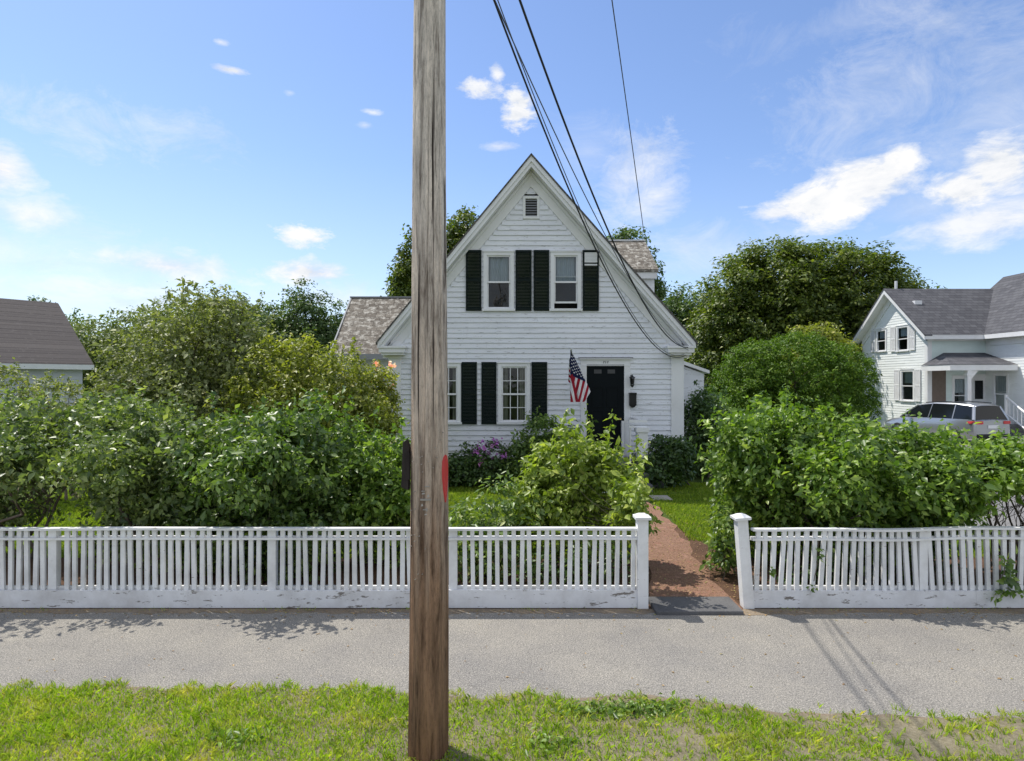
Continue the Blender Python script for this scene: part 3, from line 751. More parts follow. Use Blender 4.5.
# main house: local x centred on the gable, y=0 the front wall
HX, HY = X(536,15), 15.0
house = empty('clapboard_house',(HX,HY,0),0,label='weathered white clapboard house with steep gable, black shutters and black door',cat='house')
def hx(px): return X(px,15)-HX
def hz(py): return Z(py,15)
HW = 3.64; ZP = 7.83; SL = 1.175; AX = -0.13     # wall half width, apex of wall, slope
W_EAVE = 3.86
def SS(s): return SL*W_EAVE/(W_EAVE-s*AX)          # slope of either side
def hl(z): return max(-99,(ZP-z)/SS(-1)-AX)
def hr(z): return (ZP-z)/SS(1)+AX
openings = []
UZ0, UZ1 = hz(310), hz(252); LZ0, LZ1 = hz(423), hz(363)
wins = [(hx(483.5),hx(514),UZ0,UZ1),(hx(550.5),hx(581),UZ0,UZ1),(hx(429),hx(461),LZ0,LZ1),(hx(498),hx(530),LZ0,LZ1)]
door = (hx(580.5),hx(630),0.62,hz(359.5))
vent = (hx(523),hx(539.5),hz(219),hz(196.5))
openings = wins+[door,vent]
FB = 0.62
def spans(z0,z1):
    l = min(HW-0.25, hl(z1+0.44)); q = min(HW-0.25, hr(z1+0.44))
    if l+q < 0.05: return []
    return cut(-l,q,openings,z0,z1)
b = MB(); siding(b, spans, FB, ZP-0.45, 0.128, 0.0, 0.030)
b.build('siding','clap',house)
# backing walls (solid sheathing with holes) : rectangles around openings, sides and rear
b = MB()
zs = sorted(set([FB,ZP-0.6]+[o[2] for o in openings]+[o[3] for o in openings]+[3.3]))
for a,c in zip(zs[:-1],zs[1:]):
    nsub = 1 if c<=3.3 else max(1,int((c-a)/0.1)+1)
    for i in range(nsub):
        za=a+(c-a)*i/nsub; zb=a+(c-a)*(i+1)/nsub
        h1=min(HW,hl(zb+.2)); h2=min(HW,hr(zb+.2))
        if za>=7.11: continue
        for (p,q) in cut(-h1,h2,openings,za+.006,zb-.006): b.box(p,q,0.0,0.08,za,zb)
b.prism([(-hl(7.24),7.12),(hr(7.24),7.12),(AX,ZP-.12)],0.0,0.08)
b.box(-HW,-HW+0.1,0.081,9.0,FB,3.3); b.box(HW-0.1,HW,0.081,9.0,FB,3.3)
b.prism([(-HW,FB),(HW,FB),(HW,3.4),(AX,ZP-0.25),(-HW,3.4)],8.9,9.0)
b.box(-HW+.1,HW-.1,0.081,8.9,3.0,3.06)
b.box(-HW+.1,HW-.1,1.6,1.66,FB,3.0); b.prism([(-3.2,3.07),(3.2,3.07),(3.2,3.6),(0,ZP-0.4),(-3.2,3.6)],1.6,1.66)
b.build('wall','clap',house)
b = MB(); b.box(-HW+.03,HW-.03,0.03,8.95,-0.02,FB); b.build('foundation','found',house)
# corner boards
for s in (-1,1):
    b = MB(); x0,x1 = sorted((s*HW+s*0.01, s*(HW-0.27))); b.box(x0,x1,-0.045,0.0,FB-0.05,3.12); x2,x3 = sorted((s*(HW+0.011),s*(HW+0.045))); b.box(x2,x3,-0.045,0.2,FB-0.05,3.12)
    b.box(x0-0.02*(s>0)*1.0,x1+0.02*(s<0),-0.075,-0.0455,3.05,3.12)
    b.build('corner_board','white',house)
b = MB(); b.box(-HW+.27,HW-.27,-0.035,0.0,FB-0.06,FB+0.0); b.build('water_table','white',house)
# rake frieze on the wall, soffit and fascia
def slope_band(mb, zt, zb, y0, y1, xe, xi=0.0):
    for s in (-1,1):
        k=SS(s); run=xe-s*AX
        P=[(AX,zt),(s*xe,zt-k*run),(s*xe,zb-k*run),(AX,zb)]
        if s<0: P=P[::-1]
        mb.prism(P[::-1],y0,y1)
b = MB(); slope_band(b, ZP-0.10, ZP-0.49, -0.032, 0.0, HW-0.05); slope_band(b, ZP-0.11, ZP-0.20, -0.075, -0.0325, HW-0.02); b.build('rake_frieze','white',house)
b = MB(); slope_band(b, ZP+0.115, ZP-0.10, -0.34, -0.30, W_EAVE); slope_band(b, ZP+0.155, ZP+0.02, -0.375, -0.3405, W_EAVE+0.02); b.build('rake_board','white',house)
b = MB(); slope_band(b, ZP-0.065, ZP-0.0985, -0.2995, -0.001, W_EAVE-0.02); b.build('soffit','white',house)
b = MB(); slope_band(b, ZP+0.21, ZP+0.157, -0.40, 9.3, W_EAVE+0.06); b.build('roof','roofmain',house)
# cornice returns
for s in (-1,1):
    b = MB(); x0,x1=sorted((s*(HW-0.42), s*(W_EAVE+0.0))); zt = ZP-SL*W_EAVE+0.02
    b.box(x0,x1,-0.335,-0.001,zt-0.13,zt-0.02); b.box(x0-.03,x1+.03,-0.37,-0.001,zt-0.019,zt+0.03)
    b.box(x0+0.05,x1-0.05,-0.28,-0.001,zt-0.19,zt-0.1305)
    b.build('cornice_return','white',house)
    b = MB(); x0,x1=sorted((s*HW, s*(W_EAVE+0.01))); b.box(x0,x1,0.0,9.2,zt-0.12,zt+0.06); b.build('eave_board','white',house)
for s in (-1,1):
    b=MB(); P=[(s*(HW-.75),3.06),(s*(W_EAVE-.03),3.06),(s*(W_EAVE-.03),ZP-.12-SS(s)*(W_EAVE-.03-s*AX)),(s*(HW-.75),ZP-.12-SS(s)*(HW-.75-s*AX))]
    b.prism(P if s>0 else P[::-1],-0.012,-0.001); b.build('gable_end_panel','white',house)
# windows
w=wins[0]; window(house,*w,cols=0,rows=0,low_open=0.0,curtain=[('curtain',(w[0]+.1,w[1]-.1,(w[2]+w[3])/2-0.03,w[3]-0.08))])
w=wins[1]; window(house,*w,cols=0,rows=0,low_open=0.14,curtain=[('curtain',(w[0]+.1,w[1]-.1,(w[2]+w[3])/2-0.02,w[3]-0.08))])
w=wins[2]; window(house,*w,cols=3,rows=2,curtain=[('creamcurtain',(w[0]+.12,w[0]+.22,w[2]+.05,w[3]-.1)),('creamcurtain',(w[1]-.22,w[1]-.12,w[2]+.05,w[3]-.1))])
w=wins[3]; window(house,*w,cols=3,rows=2,curtain=[('creamcurtain',(w[0]+.10,w[0]+.24,w[2]+.05,w[3]-.1)),('creamcurtain',(w[1]-.26,w[1]-.12,w[2]+.05,w[3]-.1))])
for (a,c) in ((466,481.5),(515.5,531.5),(533.5,549)): shutter(house,hx(a),hx(c),hz(311),hz(250.5))
for (a,c) in ((412,427.5),(461.5,477),(481.5,496.5),(531.5,547)): shutter(house,hx(a),hx(c),hz(424),hz(362))
# shutter with the bare top panel
sh = shutter(house,hx(582.5),hx(598.5),hz(311),hz(250.5)); sh['label']='dark shutter with a bare pale panel at its top'
b=MB(); b.box(hx(584.3),hx(597),-0.062,-0.0555,hz(263),hz(252.5)); b.box(hx(584.3),hx(597),-0.062,-0.0555,hz(266),hz(264.4)); b.build('bare_panel','white',sh)
# gable vent
b = MB(); x0,x1,z0,z1=vent
b.box(x0,x0+.06,-0.045,0.05,z0,z1); b.box(x1-.06,x1,-0.04,0.05,z0,z1); b.box(x0+.06,x1-.06,-0.04,0.05,z0,z0+.06); b.box(x0+.06,x1-.06,-0.04,0.05,z1-.06,z1)
vf=b.build('gable_vent','white',house)
b=MB(); n=7
for i in range(n):
    zz=z0+.06+(z1-z0-.12)*(i+.5)/n; b.add([(x0+.06,-0.03,zz-.028),(x1-.06,-0.03,zz-.028),(x1-.06,0.02,zz+.02),(x0+.06,0.02,zz+.02)],[(0,1,2,3)])
b.build('louvers','louver',vf); b=MB(); b.box(x0+.06,x1-.06,0.05,0.06,z0+.06,z1-.06); b.build('vent_backing','interior',vf)
# door
x0,x1,z0,z1 = door; cw=0.15
b=MB(); b.box(x0,x0+cw,-0.04,0.06,z0,z1-.0); b.box(x1-cw,x1,-0.04,0.06,z0,z1-.0); b.box(x0+cw,x1-cw,-0.04,0.06,z1-.13,z1)
b.box(x0-.04,x1+.04,-0.09,-0.0405,z1+0.0,z1+.03); b.box(x0,x1,-0.05,-0.0405,z1-.16,z1-.145)
b.build('door_casing','white',house)
b=MB(); b.box(x0-.06,x1+.06,-0.10,-0.04,z1+0.032,z1+.05); b.build('drip_cap','found',house)
dx0,dx1=x0+cw,x1-cw; dz1=z1-.13
b=MB(); b.box(dx0,dx1,0.0,0.045,z0+.28,dz1); b.box(dx0,dx1,-0.02,0.0445,z0,z0+.279)
pw=(dx1-dx0)
for (a,c,e,g) in ((.14,.46,.08,.42),(.54,.86,.08,.42),(.14,.46,.46,.72),(.54,.86,.46,.72)):
    px0=dx0+pw*a; px1=dx0+pw*c; pz0=z0+.3+(dz1-z0-.3)*e; pz1=z0+.3+(dz1-z0-.3)*g
    for bb in ((px0,px0+.02,pz0,pz1),(px1-.02,px1,pz0,pz1),(px0+.02,px1-.02,pz0,pz0+.02),(px0+.02,px1-.02,pz1-.02,pz1)): b.box(bb[0],bb[1],-0.014,-0.0005,bb[2],bb[3])
d=b.build('door','door',house)
b=MB()
for (a,c) in ((.2,.40),(.56,.76)): b=MB(); b.box(dx0+pw*a,dx0+pw*c,-0.008,-0.001,dz1-.22,dz1-.12); b.build('door_light','found',d)
b=MB(); b.tube([(dx1-.1,-0.001,1.55),(dx1-.1,-0.05,1.55),(dx1-.1,-0.07,1.55)],[.012,.02,.028],10); b.build('door_knob','brass',d,True)
b=MB()
for (i,xx) in enumerate((-0.07,-0.02,0.03)):
    cx=(x0+x1)/2+xx+.02; zc=z1-.07
    b.box(cx,cx+.012,-0.047,-0.0405,zc-.03,zc+.03)
    if i!=1: b.box(cx+.0125,cx+.03,-0.047,-0.0405,zc+.018,zc+.03)
b.build('house_number','black',house)
# lantern beside the door
lx=hx(631); lz=hz(376)
b=MB(); b.box(lx-.03,lx+.03,-0.03,-0.0215,lz-.16,lz+.02)
b.tube([(lx,-.03,lz-.02),(lx,-.12,lz+.02),(lx,-.15,lz-.0)],.01,6)
b.tube([(lx,-.15,lz+.04),(lx,-.15,lz),(lx,-.15,lz-.03),(lx,-.15,lz-.05)],[.008,.02,.07,.075],6)
b.tube([(lx,-.15,lz-.28),(lx,-.15,lz-.25),(lx,-.15,lz-.22)],[.012,.04,.05],6)
for k in range(4):
    t=math.pi/4+k*math.pi/2; b.tube([(lx+.045*math.cos(t),-.15+.045*math.sin(t),lz-.22),(lx+.065*math.cos(t),-.15+.065*math.sin(t),lz-.05)],.006,4)
ln_=b.build('wall_lantern','black',house)
b=MB(); b.tube([(lx,-.15,lz-.215),(lx,-.15,lz-.055)],[.035,.055],8); b.build('lantern_glass','carglass',ln_)
b=MB(); mx=hx(631.2)+.02; b.box(mx-.085,mx+.085,-0.14,-0.022,hz(406.5)+.04,hz(394.5)); b.box(mx-.09,mx+.09,-0.155,-0.02,hz(394.5)+.001,hz(393.3)+.02)
b.prism([(mx-.085,hz(406.5)+.039),(mx-.03,hz(406.5)-.02),(mx+.03,hz(406.5)-.02),(mx+.085,hz(406.5)+.039)],-0.13,-0.022)
b.build('wall_mailbox','black',house,bevel=.006)
# stoop with rail, newel and steps
st=empty('entry_stoop',(0,0,0)); st.parent=house
sx0,sx1=x0-.25,x1+.55
b=MB(); b.box(sx0,sx1,-1.2,-0.05,0.0,0.60); b.box(sx0+.1,sx1-.4,-1.5,-1.2005,0.0,0.40); b.box(sx0+.1,sx1-.4,-1.8,-1.5005,0.0,0.20); b.build('steps','slab',st,bevel=.015)
b=MB(); nx0=X(636.5,13.9)-HX; nx1=X(647,13.9)-HX
b.box(nx0,nx1,-1.20,-1.0,0.601,Z(432,13.9)); b.box(nx0-.03,nx1+.03,-1.23,-.97,Z(432,13.9)+.001,Z(427,13.9)); b.build('newel_post','white',st,bevel=.005)
b=MB(); b.box(X(628,14)-HX,X(628,14)-HX+.06,-0.2,-0.1,0.601,1.5)
rz=Z(419.5,14); b.box(X(628,14)-HX,nx1,-1.13,-1.05,rz-.06,rz); b.box(X(628,14)-HX,nx1,-1.12,-1.06,rz-.19,rz-.14)
for i in range(3): xx=X(629,14)-HX+i*.16; b.box(xx,xx+.03,-1.105,-1.075,0.601,rz-.19)
b.box(nx0+.06,nx0+.13,-1.0,-0.05,rz-.06,rz-.001)
b.build('railing','white',st)

# rear ell behind the right roof slope
def lbox(px0,px1,d): return X(px0,d)-HX, X(px1,d)-HX
ex1 = 5.02-HX
b=MB(); b.box(0.4,ex1,6.15,9.6,0.3,6.25); b.build('rear_wing_wall','clap',house)
b=MB()  # roof: front slope, ridge, back slope
yr,ye = 7.75,5.95; zr,ze = Z(240.5,22.7),Z(269,20.95)
b.add([(0.3,ye,ze),(ex1+.10,ye,ze),(ex1+.02,yr,zr),(0.3,yr,zr),(0.3,9.8,ze),(ex1+.10,9.8,ze),(0.3,ye,ze-.1),(ex1+.10,ye,ze-.1),(0.3,9.8,ze-.1),(ex1+.1,9.8,ze-.1)],
      [(0,1,2,3),(3,2,5,4),(6,7,1,0),(1,7,9,5,2),(8,4,5,9),(6,8,9,7)])
b.build('rear_wing_roof','roofold',house)
b=MB(); b.box(0.3,ex1+.04,yr-.06,yr+.06,zr-.01,zr+.035); b.build('ridge_cap','white',house)
b=MB(); b.box(0.35,ex1+.05,ye+.04,ye+.1,ze-.32,ze-.101); b.build('eave_board','white',house)
# lean-to on the right flank
b=MB(); lx1=X(704,17)-HX
b.prism([(HW+.05,0.3),(lx1,0.3),(lx1,Z(374,17)),(HW+.05,Z(358,17))],2.0,7.5); b.build('side_shed_wall','clap',house)
b=MB(); b.prism([(HW+.03,Z(357.5,17)),(lx1+.12,Z(373.5,17)),(lx1+.12,Z(370.5,17)),(HW+.03,Z(354,17))],1.88,7.6); b.build('side_shed_roof','white',house)
# left wing
lw0=X(353,19.5)-HX
b=MB(); b.box(lw0,-HW-.02,2.6,7.0,0.3,3.25); 
b.prism([(0,0),(1,0),(1,1)],0,0.001) if False else None
b.build('side_wing_wall','clap',house)
b=MB(); zr=Z(297.5,19.5); yr=4.5; ye=2.2; ze=3.25
b.add([(lw0-.05,ye,ze),(0,ye,ze),(0,yr,zr),(lw0-.05,yr,zr),(lw0-.05,7.2,ze),(0,7.2,ze)],[(0,1,2,3),(3,2,5,4),(0,3,4)])
b.build('side_wing_roof','roofold',house)
b=MB()
b.add([(lw0-.07,ye-.05,ze-.10),(lw0-.07,ye-.05,ze+.02),(lw0-.07,yr,zr+.02),(lw0-.07,yr,zr-.10),(lw0-.03,ye-.05,ze-.10),(lw0-.03,ye-.05,ze+.02),(lw0-.03,yr,zr+.02),(lw0-.03,yr,zr-.10)],
      [(0,1,2,3),(7,6,5,4),(1,5,6,2),(0,4,5,1),(0,3,7,4)])
b.box(lw0-.09,0,ye-.09,ye-.01,ze-.15,ze+.01); b.box(lw0-.09,-0.1,yr-.05,yr+.05,zr-.01,zr+.03)
b.build('side_wing_trim','louver',house)
# chimney on left wing hidden behind; small one kept out

# ------------------------------------------------------------------ flag
# staff from the door casing, up, out and to the left
fb = Vector((X(580,14.95),14.90,Z(392,14.9))); ft = Vector((X(571,14.0),14.0,Z(349,14.0)))
flag = empty('house_flag',tuple(fb),0,label='red white and blue striped flag with stars hanging from a staff beside the door',cat='flag')
dv = ft-fb
b=MB(); b.tube([(0,0,0),tuple(dv)],0.013,8); b.tube([tuple(dv),tuple(dv*1.01),tuple(dv*1.02)],[.02,.026,.01],8); b.build('staff','white',flag,True)
b=MB(); b.box(-.03,.03,.02,.06,-.08,.08); b.tube([(0,.03,-.02),tuple(dv*.06)],.02,8); b.build('bracket','black',flag)
def flagpos(u, v, off=0.0):
    # v 1 = staff tip (canton corner), 0 = lower end of the hoist; u along the fly, which hangs down in folds
    h = 1-v
    drop = 0.62*h + u*(1.22-0.62*h)
    xr = h*0.80 - 0.26*max(0,u-0.25)
    wmax = 0.035+0.40*min(drop/0.95,1.0)*1.18*(1.0 if drop<1.0 else max(0.55,1-(drop-1.0)*1.6))
    k = xr/wmax; y = 0.0
    n = math.floor(k); fr = k-n
    x = (fr if n%2==0 else 1-fr)*wmax
    y = 0.035*abs(k) + 0.02*math.sin(x*38+u*3)
    return (dv.x*0.98-0.02+x, dv.y*(0.98-0.60*h*(1-u*0.8))+y*1.6-off, dv.z*0.98-drop)
NU,NV=39,52
cl=MB(); mi=[]
for i in range(NU):
    for j in range(NV):
        u0,u1=i/NU,(i+1)/NU; v0,v1=j/NV,(j+1)/NV
        uc=(u0+u1)/2; vc=(v0+v1)/2
        mi.append(2 if (uc<0.47 and vc>6/13) else (0 if int((1-vc)*13)%2==0 else 1))
for i in range(NU+1):
    for j in range(NV+1): cl.v.append(flagpos(i/NU,j/NV))
for i in range(NU):
    for j in range(NV): cl.f.append((i*(NV+1)+j,(i+1)*(NV+1)+j,(i+1)*(NV+1)+j+1,i*(NV+1)+j+1))
M['fred']=plain('flag_red',(0.34,0.02,0.035),0.9,spec=.1); M['fwht']=plain('flag_white',(0.78,0.76,0.76),0.8); M['fblu']=plain('flag_blue',(0.012,0.018,0.06),0.9,spec=.1)
fo=cl.build('cloth','fred',flag,True); fo.data.materials.append(M['fwht']); fo.data.materials.append(M['fblu'])
fo.data.polygons.foreach_set('material_index',mi)
b=MB()
for r in range(9):
    for c in range(6 if r%2==0 else 5):
        vv=1-(r+1)/10*(7/13); uu=((2*c+1+(r%2))/12)*0.42
        pts=[]
        for k in range(10):
            t=math.pi/2+k*math.pi/5; q=0.018 if k%2==0 else 0.008
            pts.append(flagpos(uu+math.sin(t)*q*0.9,min(1,vv+math.cos(t)*q*1.9),0.006))
        b.add(pts,[tuple(range(10))])
b.build('stars','fwht',fo)

# ------------------------------------------------------------------ neighbour house with porch (far right)
nh = empty('neighbour_house',(20.1,29.0,0),0,label='two storey white house with grey roof and porch behind the silver car',cat='house')
D=5.4; EZ=4.95; PK=Z(291,31.7)
TL = Matrix(((0,1,0,0),(-1,0,0,D),(0,0,1,0),(0,0,0,1)))   # local wall x -> -y (so wall faces -x)
# TL maps (x,y,z)->(y, D-x, z): wall x=0 is the rear corner, x=D the front corner
def gl(px):   # column -> position along the gable wall
    s=(px-512)/F; yw=20.1/s; return D-(yw-29.0)
def gz(py,px): s=(px-512)/F; yw=20.1/s; return Z(py,yw)
slp=(PK-EZ)/(D/2)
gw=[(gl(876.5),gl(887),gz(351.5,882),gz(329,882)),(gl(897),gl(909.5),gz(351,903),gz(325.5,903)),(gl(901),gl(915),gz(401,908),gz(369.5,908))]
gw=[tuple(sorted(g[:2]))+tuple(sorted(g[2:])) for g in gw]
b=MB(TL)
def sp2(z0,z1):
    a,c=0.0,D
    if z1>EZ-.1: k=(z1-(EZ-.1))/slp; a,c=k,D-k
    if c-a<.05: return []
    return cut(a,c,gw,z0,z1)
siding(b,sp2,0.4,PK-.15,0.13,0,0.016)
zs=sorted(set([0.0]+[g[2] for g in gw]+[g[3] for g in gw]+[EZ-.1]))
for za,zb in zip(zs[:-1],zs[1:]):
    if za>=EZ-.11: continue
    for (p,q) in cut(0,D,gw,za+.006,min(zb,EZ-.1)-.006): b.box(p,q,0.0,0.08,za,min(zb,EZ-.1))
for i in range(8):
    za=EZ-.1+.07*i; zb=za+.07; k=(zb-(EZ-.1))/slp
    for (p,q) in cut(k,D-k,gw,za+.006,zb-.006): b.box(p,q,0.0,0.08,za,zb)
k=(.56)/slp; b.prism([(k,EZ+.46),(D-k,EZ+.46),(D/2,PK-.1)],0.0,0.08)
b.build('gable_wall','clap2',nh)
for g in gw:
    window(nh,*g,T=TL,cas=0.10,curtain=[('curtain',(g[0]+.12,g[1]-.12,(g[2]+g[3])/2+.1,g[3]-.1))])
for (g,side) in ((gw[1],1),(gw[1],-1),(gw[2],1),(gw[2],-1),(gw[0],-1)):
    w_=0.42
    if side>0: shutter(nh,g[1]+.05,min(g[1]+.05+w_,D-.1),g[2],g[3],T=TL,white=True)
    else: shutter(nh,g[0]-.05-w_,g[0]-.05,g[2],g[3],T=TL,white=True)
LW=9.5
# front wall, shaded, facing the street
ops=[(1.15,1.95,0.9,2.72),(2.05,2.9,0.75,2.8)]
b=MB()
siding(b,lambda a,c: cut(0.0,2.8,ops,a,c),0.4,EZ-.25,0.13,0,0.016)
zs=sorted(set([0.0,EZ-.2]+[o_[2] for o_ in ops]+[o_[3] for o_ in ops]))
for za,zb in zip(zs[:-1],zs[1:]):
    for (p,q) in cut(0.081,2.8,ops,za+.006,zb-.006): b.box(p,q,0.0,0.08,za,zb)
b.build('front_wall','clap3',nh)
b=MB(); b.box(0.09,LW,D-.1,D,0,EZ-.1); b.build('rear_wall','clap2',nh)
b=MB(); b.box(0.17,0.85,-0.035,-0.0165,0.4,3.05); b.build('entry_wall_panel','brownwall',nh)
window(nh,1.15,1.95,0.9,2.72,cas=.11,curtain=[('curtain',(1.3,1.8,1.9,2.6))])
b=MB(); b.box(2.05,2.16,-0.04,0.05,.75,2.8); b.box(2.79,2.9,-0.04,0.05,.75,2.8); b.box(2.16,2.79,-0.04,0.05,2.7,2.8); b.build('entry_door_casing','white',nh)
b=MB(); b.box(2.161,2.789,0.0,0.045,.75,1.6); b.box(2.161,2.27,0.0,0.045,1.601,2.699); b.box(2.68,2.789,0.0,0.045,1.601,2.699); b.box(2.271,2.679,0.0,0.045,2.5,2.699); dd=b.build('entry_door','white',nh)
b=MB(); b.box(2.271,2.679,0.015,0.025,1.601,2.499); b.build('door_pane','carglass',dd)
# corner boards
b=MB(); b.box(-0.04,0.16,-0.05,-0.018,0.3,EZ-.2); b.box(-0.05,-0.017,-0.0175,0.16,0.3,EZ-.2); b.build('corner_board','white',nh)
# eaves/frieze and rake boards
b=MB(); eq=PK+.12-slp*(D/2+.44)-.012; b.box(-0.42,2.35,-0.44,-0.38,eq-.22,eq); b.box(0.0,2.75,-0.06,-0.0165,EZ-.55,EZ-.19); b.box(-0.3,2.35,-0.379,-0.061,eq-.2,eq-.16)
b.build('eave_trim','white',nh)
b=MB(TL)
def rk(mb,zo,zi,y0,y1,ov):
    for s in (-1,1):
        P=[(0,PK+zo),(D/2+ov,PK+zo-slp*(D/2+ov)),(D/2+ov,PK+zi-slp*(D/2+ov)),(0,PK+zi)]
        P=[(D/2+s*x,z) for x,z in P]
        mb.prism(P[::-1] if s>0 else P,y0,y1)
rk(b,.06,-.16,-.45,-.41,.42); rk(b,-.10,-.55,-.05,-.0165,0.0); rk(b,-.12,-.16,-.4095,-.0505,.40); b.build('rake_trim','white',nh)
b=MB(TL); rk(b,.13,.065,-.47,-.10,.46); b.build('gable_roof_edge','roofgrey',nh)
b=MB(); e=.46
zf=PK+.12
b.add([(-.10,-e,PK+.12-slp*(D/2+e)),(12,-e,PK+.12-slp*(D/2+e)),(12,D/2,zf),(-.10,D/2,zf),(12,D+e,PK+.12-slp*(D/2+e)),(-.10,D+e,PK+.12-slp*(D/2+e))],[(0,1,2,3),(3,2,4,5)])
b.build('roof','roofgrey',nh)
b=MB(); b.tube([(0.25,D/2+.1,zf-.1),(0.25,D/2+.1,zf+.42)],.07,8); b.build('vent_pipe','white',nh)
b=MB(TL.inverted() @ Matrix() if False else Matrix()); ry=1.05; zz=PK+.12-slp*(D/2-ry); b.box(.42,.78,ry+.5,ry+.75,zz+.3,zz+.62); b.build('roof_vent','white',nh)
# cross wing running towards the street at the frame edge
cx=2.8; cw_=6.6; cy0=-6.5; cy1=D/2+0.3; WE=4.95; WP=WE+2.95
TW=Matrix(((0,1,0,cx),(-1,0,0,0),(0,0,1,0),(0,0,0,1)))   # wall facing -x at x=cx ; local x = -y
b=MB(TW); wo=[(0.45,1.35,0.95,2.85)]
siding(b,lambda a,c: cut(0.0,-cy0,wo,a,c),0.4,WE-.2,0.13,0,0.016)
for za,zb in ((0,.95),(.95,2.85),(2.85,WE-.1)):
    for (p,q) in cut(0,-cy0,wo,za+.006,zb-.006): b.box(p,q,0.0,0.08,za,zb)
b.build('wing_side_wall','clap2',nh)
window(nh,*wo[0],T=TW,cas=.1,curtain=[('curtain',(.6,1.2,2.0,2.7))])
b=MB(); b.prism([(cx+.081,0),(cx+cw_,0),(cx+cw_,WE-.1),(cx+cw_/2,WP-.1),(cx+.081,WE-.1)],cy0,cy0+.1); b.box(cx+cw_-.1,cx+cw_,cy0+.11,cy1,0,WE-.1); b.build('wing_front_wall','clap2',nh)
b=MB(); s_=(WP-WE)/(cw_/2); o_=.42
b.add([(cx-o_,cy0-.4,WE-s_*o_+.12),(cx-o_,cy1,WE-s_*o_+.12),(cx+cw_/2,cy1,WP+.12),(cx+cw_/2,cy0-.4,WP+.12),(cx+cw_+o_,cy0-.4,WE-s_*o_+.12),(cx+cw_+o_,cy1,WE-s_*o_+.12)],[(0,3,2,1),(3,4,5,2)])
b.build('wing_roof','roofgrey',nh)
b=MB(); ez=WE-s_*o_+.10; b.box(cx-o_-.03,cx-o_+.03,cy0-.38,-.43,ez-.2,ez); b.box(cx-o_+.0305,cx-.02,cy0-.38,-.43,ez-.19,ez-.15); b.box(cx-.06,cx-.0165,cy0,-.07,ez-.5,ez-.191); b.build('wing_eave_trim','white',nh)
# porch
b=MB(); pe=3.22; b.box(-0.15,cx-.08,-1.75,-.02,0.0,.68); b.build('porch_floor','greywall',nh)
b=MB()
b.add([(-.35,-1.95,pe),(cx-.07,-1.95,pe),(cx-.07,-.02,pe+.62),(.75,-.02,pe+.62),(-.35,-.02,pe)],[(0,1,2,3),(0,3,4)])
b.build('porch_roof','roofgrey',nh)
b=MB(); b.box(-.33,cx-.08,-1.93,-1.80,pe-.26,pe-.01); b.box(-.33,-.21,-1.7995,-.02,pe-.26,pe-.01); b.box(-.2,cx-.08,-1.79,-.05,pe-.1,pe-.06); b.build('porch_fascia','white',nh)
for x in (0.55,):
    b=MB(); b.box(x-.09,x+.09,-1.92,-1.74,.68,pe-.261); b.box(x-.13,x+.13,-1.94,-1.72,pe-.5,pe-.42); b.build('porch_post','white',nh,bevel=.006)
b=MB(); b.add([(0.64,-1.86,pe-.27),(1.0,-1.86,pe-.27),(.64,-1.86,pe-.7),(0.64,-1.80,pe-.27),(1.0,-1.80,pe-.27),(.64,-1.80,pe-.7)],[(0,2,1),(3,4,5),(0,3,5,2),(1,2,5,4)]); b.build('porch_bracket','white',nh)
# stair rail
b=MB(); r0=Vector((1.75,-1.7,1.65)); r1=Vector((1.35,-5.6,0.45)) 
r0=Vector((X(1006,27.2)-20.1,27.2-29,Z(397,27.2))); r1=Vector((X(1052,24.4)-20.1,24.4-29,Z(435,24.4)))
b.tube([r0,r1],.045,6); b.tube([r0-Vector((0,0,.75)),r1-Vector((0,0,.62))],.035,6)
for i in range(12):
    p=r0.lerp(r1,i/11); b.tube([p,p-Vector((0,0,.72))],.02,4)
b.tube([r0+Vector((0,0,.1)),r0-Vector((0,0,1.0))],.06,8)
b.build('stair_railing','white',nh)
b=MB()
for i in range(4): b.box(1.9,2.75,-1.76-.3*(i+1),-1.76-.3*i-.001,0,.68-.16*(i+1)); 
b.build('porch_steps','slab',nh)

# ------------------------------------------------------------------ grey house far left
gh=empty('barn_house',(-17.9,25.0,0),R(53),label='low grey house with a broad brown shingle roof behind the shrubs',cat='house')
b=MB(); EZ=3.15
siding(b,lambda a,c:[(a_,c_) for a_,c_ in cut(-14,0,[(-3.2,-2.3,.9,2.2),(-7,-6,.9,2.2)],a,c)],0.3,EZ,0.16,0,.015)
b.box(-14,0,0.0,.1,0,EZ); b.box(-.1,0,.101,8,0,EZ); b.prism([(-0,0),(1,0),(1,1)],0,0) if False else None
b.build('wall','greywall',gh)
TG=Matrix(((0,-1,0,0),(1,0,0,0),(0,0,1,0),(0,0,0,1)))
b=MB(TG); b.prism([(0,EZ),(8,EZ),(4,EZ+2.65)],0.0,.1); b.build('gable_wall','greywall',gh)
b=MB(); o_=.35; s_=2.75/4
b.add([(-14,-o_,3.32-s_*o_+.08),(.3,-o_,3.32-s_*o_+.08),(.3,4,3.32+2.75),(-14,4,3.32+2.75),(-14,8+o_,3.32-s_*o_+.08),(.3,8+o_,3.32-s_*o_+.08)],[(0,1,2,3),(3,2,5,4)])
b.build('roof','roofbrown',gh)
b=MB(); zz=3.32-s_*o_+.07; b.box(-14,.3,-o_-.02,-o_+.02,zz-.2,zz); b.build('eave_board','white',gh)
for a in (-3.2,-7): 
    pass

